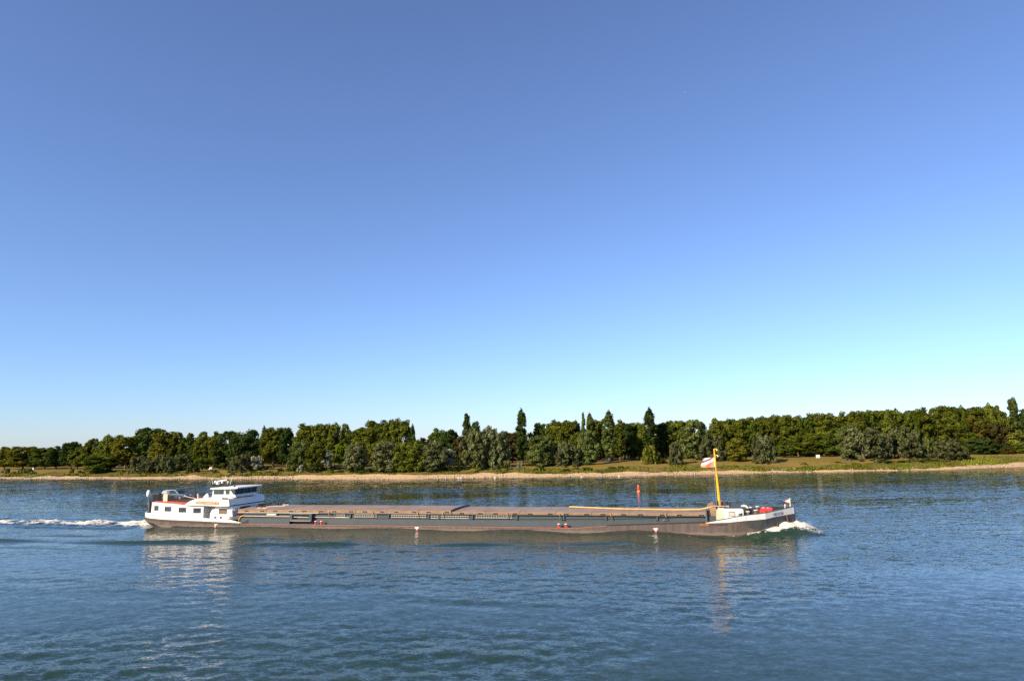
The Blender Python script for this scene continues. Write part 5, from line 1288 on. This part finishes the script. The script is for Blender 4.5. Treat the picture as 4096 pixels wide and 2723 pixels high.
# hung from below: lower band red, then white, blue and again white at the folded top
def stripe(lo, hi, m):
    mb = MB(); n = 18; sec = []
    for i in range(n + 1):
        s = .04 + .96 * i / n
        a, b = min(1, max(0, lo(s))), min(1, max(0, hi(s)))
        if b - a < .004: 
            if sec: break
            continue
        row = [fpt(s, a + (b - a) * k / 5) for k in range(6)]
        sec.append([(p[0], p[1] - .01, p[2]) for p in row] + [(p[0], p[1] + .01, p[2]) for p in reversed(row)])
    if len(sec) > 1:
        mb.loft(sec); mb.build('flag_stripe', M[m], fl)
k1 = lambda s: .64 - .50 * s; k2 = lambda s: .985 - .58 * s; k3 = lambda s: 1.02 - .42 * s; k4 = lambda s: 1.10 - .40 * s
stripe(lambda s: 0, k1, 'flag_red2'); stripe(k1, k2, 'flag_white'); stripe(k2, k3, 'flag_blue'); stripe(k3, k4, 'flag_red'); stripe(k4, lambda s: 1, 'flag_white')
MB().box(-.08, .04, -.02, .02, 0.0, 1.12).build('flag_hem', M['flag_white'], fl)

# ---- forecastle
dh = MB().prism([(79.05, 1.5), (79.05, 2.83), (79.3, 2.87), (81.70, 2.91), (82.0, 2.86), (82.0, 1.5)], 1.0, 6.6)
dho = part(dh, 'fore_cabin', 'white', bevel=.04)
fw = MB()
for (a, b, lo, hi) in ((80.38, 81.08, 2.56, 2.62), (80.38, 81.08, 2.13, 2.18), (80.38, 80.43, 2.18, 2.56), (81.03, 81.08, 2.18, 2.56)): fw.box(a, b, .965, 1.0, lo, hi)
fw_ = part(fw, 'window', 'steel', dho)
part(MB().box(80.43, 81.03, .985, .998, 2.18, 2.56), 'curtain', 'curtain', fw_)
part(MB().box(79.0, 79.8, .985, 1.0, 1.55, 2.84), 'wall_plate', 'cream', dho)
part(MB().prism([(79.9, 2.92), (80.0, 3.02), (82.3, 2.98), (82.45, 2.90), (82.0, 2.90)], 2.0, 6.4), 'cabin_roof', 'coaming', bevel=.02)
part(MB().box(80.6, 81.7, 1.95, 2.0, 2.93, 3.02), 'roof_hatch', 'black')
part(MB().prism([(81.9, 3.0), (82.3, 3.14), (82.55, 3.08), (82.7, 2.80), (82.5, 2.80)], 3.2, 4.2), 'cowl', 'white2')
part(MB().box(82.0, 82.06, 3.0, 3.7, 1.6, 2.8), 'door', 'rust')
# fore deck plate (closes the bow)
dk = []
uu = [u for u in US if u >= 78]
part(MB().loft([[(u, 4.3 - hb(u) + .1, bl(u) + .03), (u, 4.3 + hb(u) - .1, bl(u) + .03), (u, 4.3 + hb(u) - .1, bl(u) - .02), (u, 4.3 - hb(u) + .1, bl(u) - .02)] for u in uu if hb(u) > .2]), 'fore_deck', 'red_deck')
for (u, v, zt, zb) in ((81.6, .95, 2.53, 1.70), (82.48, .95, 2.68, 1.78), (83.33, 1.15, 2.81, 1.84), (83.0, 4.5, 2.80, 1.8), (83.78, 4.5, 2.90, 1.84)):
    b_ = part(MB().lathe([(.22, zb), (.17, zb + .06), (.17, zt - .08), (.20, zt - .06)], (u, v, 0), 16), 'bollard', 'steel')
    part(MB().lathe([(.235, zt - .06), (.235, zt), (.15, zt + .02)], (u, v, 0), 16), 'bollard_cap', 'white2', b_)
wn = MB().bbox(83.95, 85.3, 3.2, 5.0, 1.85, 2.50, .05).bbox(84.1, 85.35, 3.4, 4.8, 2.5, 2.80, .08)
wn.tube([(84.3, 2.9, 2.45), (84.3, 5.3, 2.45)], .26, 14).tube([(84.95, 2.9, 2.45), (84.95, 5.3, 2.45)], .26, 14)
wno = part(wn, 'anchor_winch', 'red')
part(MB().lathe([(.10, 0), (.10, .05), (.06, .07)], (84.35, 3.6, 2.80), 10).lathe([(.08, 0), (.08, .05)], (84.85, 3.5, 2.80), 10), 'brake_wheel', 'white2', wno)
part(MB().tube([(84.5, 3.8, 2.8), (84.52, 3.8, 3.0)], .03, 6), 'lever', 'red', wno)
part(MB().tube([(86.75, 3.9, 2.75), (86.8, 3.9, 3.1)], .09, 8).ball((86.8, 3.9, 3.1), .12), 'bow_lamp', 'wood')
pole = part(MB().tube([(87.38, 4.25, 2.85), (87.37, 4.25, 3.12)], .075, 8).tube([(87.37, 4.25, 3.1), (87.40, 4.25, 3.86)], .05, 8), 'bow_flagstaff', 'cream')
pn = thing('pennant', 87.36, 4.25, 3.30, 'small triangular white pennant with orange edge on the bow staff', 'pennant')
def tri(pts, m, nm, th): MB().prism(pts, -th, th).build(nm, M[m], pn)
tri([(0, 0), (.02, .54), (-.70, .20)], 'flag_red2', 'pennant_edge', .008)
tri([(-.04, .06), (-.03, .44), (-.52, .21)], 'flag_white', 'pennant_field', .014)
tri([(-.48, .20), (-.58, .26), (-.60, .15)], 'flag_blue', 'pennant_tip', .016)
tri([(-.12, .19), (-.10, .23), (-.32, .25), (-.33, .20)], 'letters', 'pennant_mark', .018)
part(MB().tube([(86.8, 3.25, 2.02), (86.9, 3.1, 1.3), (87.0, 3.05, 1.0)], [.10, .14, .06], 8).tube([(86.7, 3.1, 1.1), (87.2, 3.4, 1.15)], .07, 6), 'anchor', 'dark_rust')
part(MB().tube([(85.6, 2.25, 1.3), (85.65, 2.1, .9)], [.1, .14], 8), 'hawse_pipe', 'dark_rust')

# ---- car carried on the aft roof deck
car = thing('car', 3.55, 3.6, 3.60, 'small blue car parked on the barge roof behind the railing', 'car')
M['car_paint'] = mat('car_paint', (0.055, 0.12, 0.19), 0.45, (0.05, 0.105, 0.17), 2)
M['car_glass'] = mat('car_glass', (0.03, 0.035, 0.04), 0.08)
M['tyre'] = mat('tyre', (0.02, 0.02, 0.02), 0.9)
M['lamp_red'] = mat('lamp_red', (0.5, 0.03, 0.03), 0.3)
M['lamp_clear'] = mat('lamp_clear', (0.8, 0.8, 0.78), 0.15)
def car_sec(prof, half, inset):
    n = len(prof); rings = []
    for (y, k) in ((-half, inset), (-half + .08, 0), (half - .08, 0), (half, inset)):
        cx = sum(p[0] for p in prof) / n; cz = sum(p[1] for p in prof) / n
        rings.append([(cx + (x - cx) * (1 - k * .04), y, cz + (z - cz) * (1 - k * .10)) for x, z in prof])
    return rings
low = [(-2.05, .25), (-2.08, .55), (-2.0, .85), (-1.2, .92), (.75, .92), (1.75, .76), (2.02, .60), (2.06, .28), (1.6, .2), (-1.6, .2)]
cabn = [(-1.85, .90), (-1.55, 1.32), (-1.1, 1.42), (.1, 1.42), (.45, 1.34), (1.05, .90)]
cb = MB(); cb.loft(car_sec(low, .84, 1)); cb.build('car_body', M['car_paint'], car, smooth=False, bevel=.03)
car.rotation_euler = (0, 0, BYAW + R(4.9))
yy = lambda z: .79 - (z - .90) * .35
cc = MB(); cc.loft([[(x * k, sg * yy(z), z) for x, z in cabn] for sg, k in ((-1, .985), (-.5, 1), (.5, 1), (1, .985))]); cc.build('car_cabin', M['car_paint'], car, bevel=.02)
def side_glass(poly, bow=0.0):
    v = [(x, -yy(z) - .012 - bow * (1.36 - z), z) for x, z in poly] + [(x, -yy(z) + .01, z) for x, z in poly]; n = len(poly)
    MB().add(v, [tuple(range(n)), tuple(range(2 * n - 1, n - 1, -1))] + [(i, n + i, n + (i + 1) % n, (i + 1) % n) for i in range(n)]).build('side_window', M['car_glass'], car)
side_glass([(-1.62, .95), (-1.42, 1.28), (-.95, 1.33), (-.95, .95)], -.13)
side_glass([(-.88, .95), (-.88, 1.33), (-.55, 1.35), (-.55, .95)])
side_glass([(-.48, .95), (-.48, 1.35), (.12, 1.35), (.40, 1.27), (.82, .95)], .16)
MB().prism([(.50, 1.30), (1.03, .93), (1.06, .95), (.53, 1.32)], -.62, .62).build('windscreen', M['car_glass'], car)
MB().prism([(-1.84, .95), (-1.58, 1.30), (-1.61, 1.32), (-1.88, .96)], -.60, .60).build('rear_window', M['car_glass'], car)
for x in (-1.3, 1.3):
    for y in (-.76, .76):
        w_ = MB().tube([(x, y - .1, .31), (x, y + .1, .31)], .31, 18).build('wheel', M['tyre'], car)
        MB().tube([(x, y - .12, .31), (x, y + .12, .31)], .18, 12).build('rim', M['alu'], w_)
for y in (-.62, .62):
    MB().box(-2.10, -2.02, y - .12, y + .12, .62, .82).build('rear_lamp', M['lamp_red'], car)
    MB().box(1.92, 2.05, y - .14, y + .14, .50, .66).build('headlight', M['lamp_clear'], car)

# ---- helmsman
hm = thing('person', 13.6, 3.4, 4.45, 'person in dark clothes steering inside the barge wheelhouse', 'person')
def skinned(name, joints, edges, m, parent):
    me = bpy.data.meshes.new(name); me.from_pydata([j[:3] for j in joints], edges, []); me.materials.append(m)
    o = bpy.data.objects.new(name, me); COLL.objects.link(o); o.parent = parent
    md = o.modifiers.new('skin', 'SKIN'); md.use_smooth_shade = True
    if not me.skin_vertices: me.skin_vertices.new()
    for i, j in enumerate(joints): me.skin_vertices[0].data[i].radius = (j[3], j[4] if len(j) > 4 else j[3]); me.skin_vertices[0].data[i].use_root = i == 0
    sd = o.modifiers.new('subdivision', 'SUBSURF'); sd.levels = 1; sd.render_levels = 1
    return o
J = [(0, 0, -.55, .13, .16), (0, 0, -.25, .12, .16), (.02, 0, .02, .13, .18), (.03, 0, .14, .06), (.05, 0, .24, .07), (.06, 0, .36, .095, .085), (.06, 0, .44, .07),
     (.02, .20, .02, .06), (.16, .27, -.24, .045), (.42, .2, -.18, .035), (.50, .18, -.16, .04), (.02, -.20, .02, .06), (.16, -.27, -.24, .045), (.42, -.2, -.18, .035), (.50, -.18, -.16, .04),
     (.08, .1, -.62, .09), (.42, .11, -.62, .075), (.44, .11, -1.0, .055), (.56, .11, -1.04, .045), (.08, -.1, -.62, .09), (.42, -.11, -.62, .075), (.44, -.11, -1.0, .055), (.56, -.11, -1.04, .045)]
EJ = [(0, 1), (1, 2), (2, 3), (3, 4), (4, 5), (5, 6), (2, 7), (7, 8), (8, 9), (9, 10), (2, 11), (11, 12), (12, 13), (13, 14), (0, 15), (15, 16), (16, 17), (17, 18), (0, 19), (19, 20), (20, 21), (21, 22)]
skinned('body', [(x, y, z + .35, *r) for x, y, z, *r in J], EJ, M['navy'], hm)
MB().ball((.045, 0, .76), .105, .095, .10).build('hair', M['hair'], hm, smooth=True)

# ------------------------------------------------------------------ red fairway buoy
by = empty('buoy', (25.95, 146.34, 0)); by.rotation_euler = (0, R(-3), 0); by.scale = (.85, .85, .85)
tag(by, 'red can shaped fairway buoy floating beyond the barge', 'buoy')
M['buoy_red'] = mat('buoy_red', (0.80, 0.10, 0.045), 0.5, (0.72, 0.085, 0.04), 2)
MB().lathe([(.25, -.4), (.42, -.15), (.46, .12), (.42, .26), (.30, .42)], (0, 0, 0), 18).build('float', mat('buoy_orange', (0.85, 0.22, 0.06), 0.5, (0.75, 0.18, 0.05), 3), by, smooth=True)
MB().lathe([(.30, .40), (.28, .9), (.26, 1.5), (.23, 1.62), (.12, 1.70)], (0, 0, 0), 18).build('tower', M['buoy_red'], by, smooth=True)

# ------------------------------------------------------------------ marks and small things on the far bank
M['board_white'] = mat('board_white', (0.82, 0.82, 0.80), 0.5)
def sign(name, x, y, w, h, zb, lab, cat, thick=.06):
    z = float(ground(x, y)); o = empty(name, (x, y, z)); tag(o, lab, cat)
    MB().bbox(-w / 2, w / 2, -.05, -.05 + thick, zb, zb + h, .02).build('panel', M['board_white'], o)
    for s in (-1, 1) if w > .8 else (0,):
        MB().tube([(s * w * .35, .05, -.3), (s * w * .35, .05, zb + h * .9)], .05, 6).build('post', M['steel'], o)
sign('marker_board', -215.1, 309.5, .55, 1.2, .1, 'slim white marker post on the grass at the far left', 'marker', .3)
sign('notice_board', -117.9, 268.5, 1.3, 1.0, .25, 'white board on the grass between the round green tree and small shrubs', 'board')
sign('marker_board', -82.2, 256.8, .6, 1.2, .3, 'slim white board above the bushes right of the wheelhouse', 'marker')
sign('marker_board', 43.2, 235.1, .55, 1.15, .15, 'slim white board on the meadow left of the yellowish willow', 'marker', .2)
sign('notice_board', 105.1, 240.0, 1.35, 1.1, .05, 'square white board on the sunny meadow under the dark trees', 'board')
pv = empty('pavilion', (-195.7, 339.3, float(ground(-195.7, 339.3)))); tag(pv, 'small pale house glimpsed between the trees on the left', 'house')
MB().box(-2.0, 2.0, -1.5, 1.5, -.3, 2.3).build('wall', M['cream'], pv)
MB().prism([(-2.4, 2.3), (2.4, 2.3), (0, 3.5)], -1.9, 1.9).build('roof', M['board_white'], pv)
MB().box(.4, 1.2, -1.53, -1.5, -.2, 1.8).build('door', M['rust'], pv)
bn = empty('bench', (32.7, 243.9, float(ground(32.7, 243.9)))); tag(bn, 'pale bench on the meadow right of the stout poplar', 'bench')
MB().box(-.8, .8, -.25, .2, .42, .48).build('seat', M['wood'], bn); MB().box(-.8, .8, .18, .24, .5, .9).build('backrest', M['wood'], bn)
for s in (-.65, .65): MB().box(s - .04, s + .04, -.22, .22, -.2, .42).build('leg', M['steel'], bn)

# gulls resting on the shallow water along the beach
def gull_mesh():
    mb = MB()
    mb.loft([[(x, r * .8 * math.cos(t), .10 + r * math.sin(t) + lift) for t in np.linspace(0, 6.283, 9)[:-1]] for (x, r, lift) in ((-.34, .02, .05), (-.2, .08, .02), (0, .12, 0), (.15, .11, .02), (.22, .07, .10), (.27, .06, .17), (.32, .055, .19), (.37, .025, .18), (.43, .006, .17))])
    me = bpy.data.meshes.new('gull'); me.from_pydata(mb.v, [], mb.f); me.materials.append(M['board_white']); me.shade_smooth(); return me
gm = gull_mesh()
for i, (x, y) in enumerate(((-39.9, 219.2), (-26.1, 214.9), (-23.5, 214.6), (-21.9, 215.4), (-21.2, 214.2), (-17.3, 213.9), (-16.5, 214.0), (-15.3, 213.2), (-13.1, 212.6), (-6.0, 212.0), (1.0, 209.6), (19.9, 208.2), (25.6, 207.6), (31.0, 207.4))):
    o = bpy.data.objects.new('gull', gm); COLL.objects.link(o); o.location = (x, y - .8, 0.0); o.rotation_euler = (0, 0, rnd.random() * 6.28); o.scale = (1.0,) * 3
    tag(o, 'small white bird resting on the water close to the far beach', 'gull', 'white birds along the far waterline')

# ------------------------------------------------------------------ aeroplane high in the sky
ap = empty('aeroplane', (2154, 7713, 4117)); ap.rotation_euler = (R(6), R(-14), R(20))
tag(ap, 'tiny white airliner high in the blue sky', 'aeroplane')
M['plane_white'] = mat('airliner_white', (0.85, 0.85, 0.85), 0.4)
MB().tube([(-19, 0, .8), (-14, 0, .4), (-8, 0, 0), (10, 0, 0), (15, 0, -.1), (18.5, 0, -.4)], [.4, 1.4, 2.0, 2.0, 1.7, .3], 12).build('fuselage', M['plane_white'], ap, smooth=True)
for s in (-1, 1):
    MB().prism([(3.5, 1.5 * s), (-2.0, 1.5 * s), (-6.5, 17 * s), (-4.8, 17 * s)], -.5, -.1, 'z').build('wing', M['plane_white'], ap)
    MB().prism([(-14, .8 * s), (-17, .8 * s), (-18.6, 6 * s), (-17.2, 6 * s)], .7, .95, 'z').build('tailplane', M['plane_white'], ap)
    MB().tube([(-1.5, 5.5 * s, -1.5), (3, 5.5 * s, -1.6)], [.7, .95], 10).build('engine', M['plane_white'], ap)
MB().prism([(-13.5, 1.5), (-17, 1.5), (-19.3, 7.2), (-17.2, 7.2)], -.2, .2).build('tail_fin', M['plane_white'], ap)
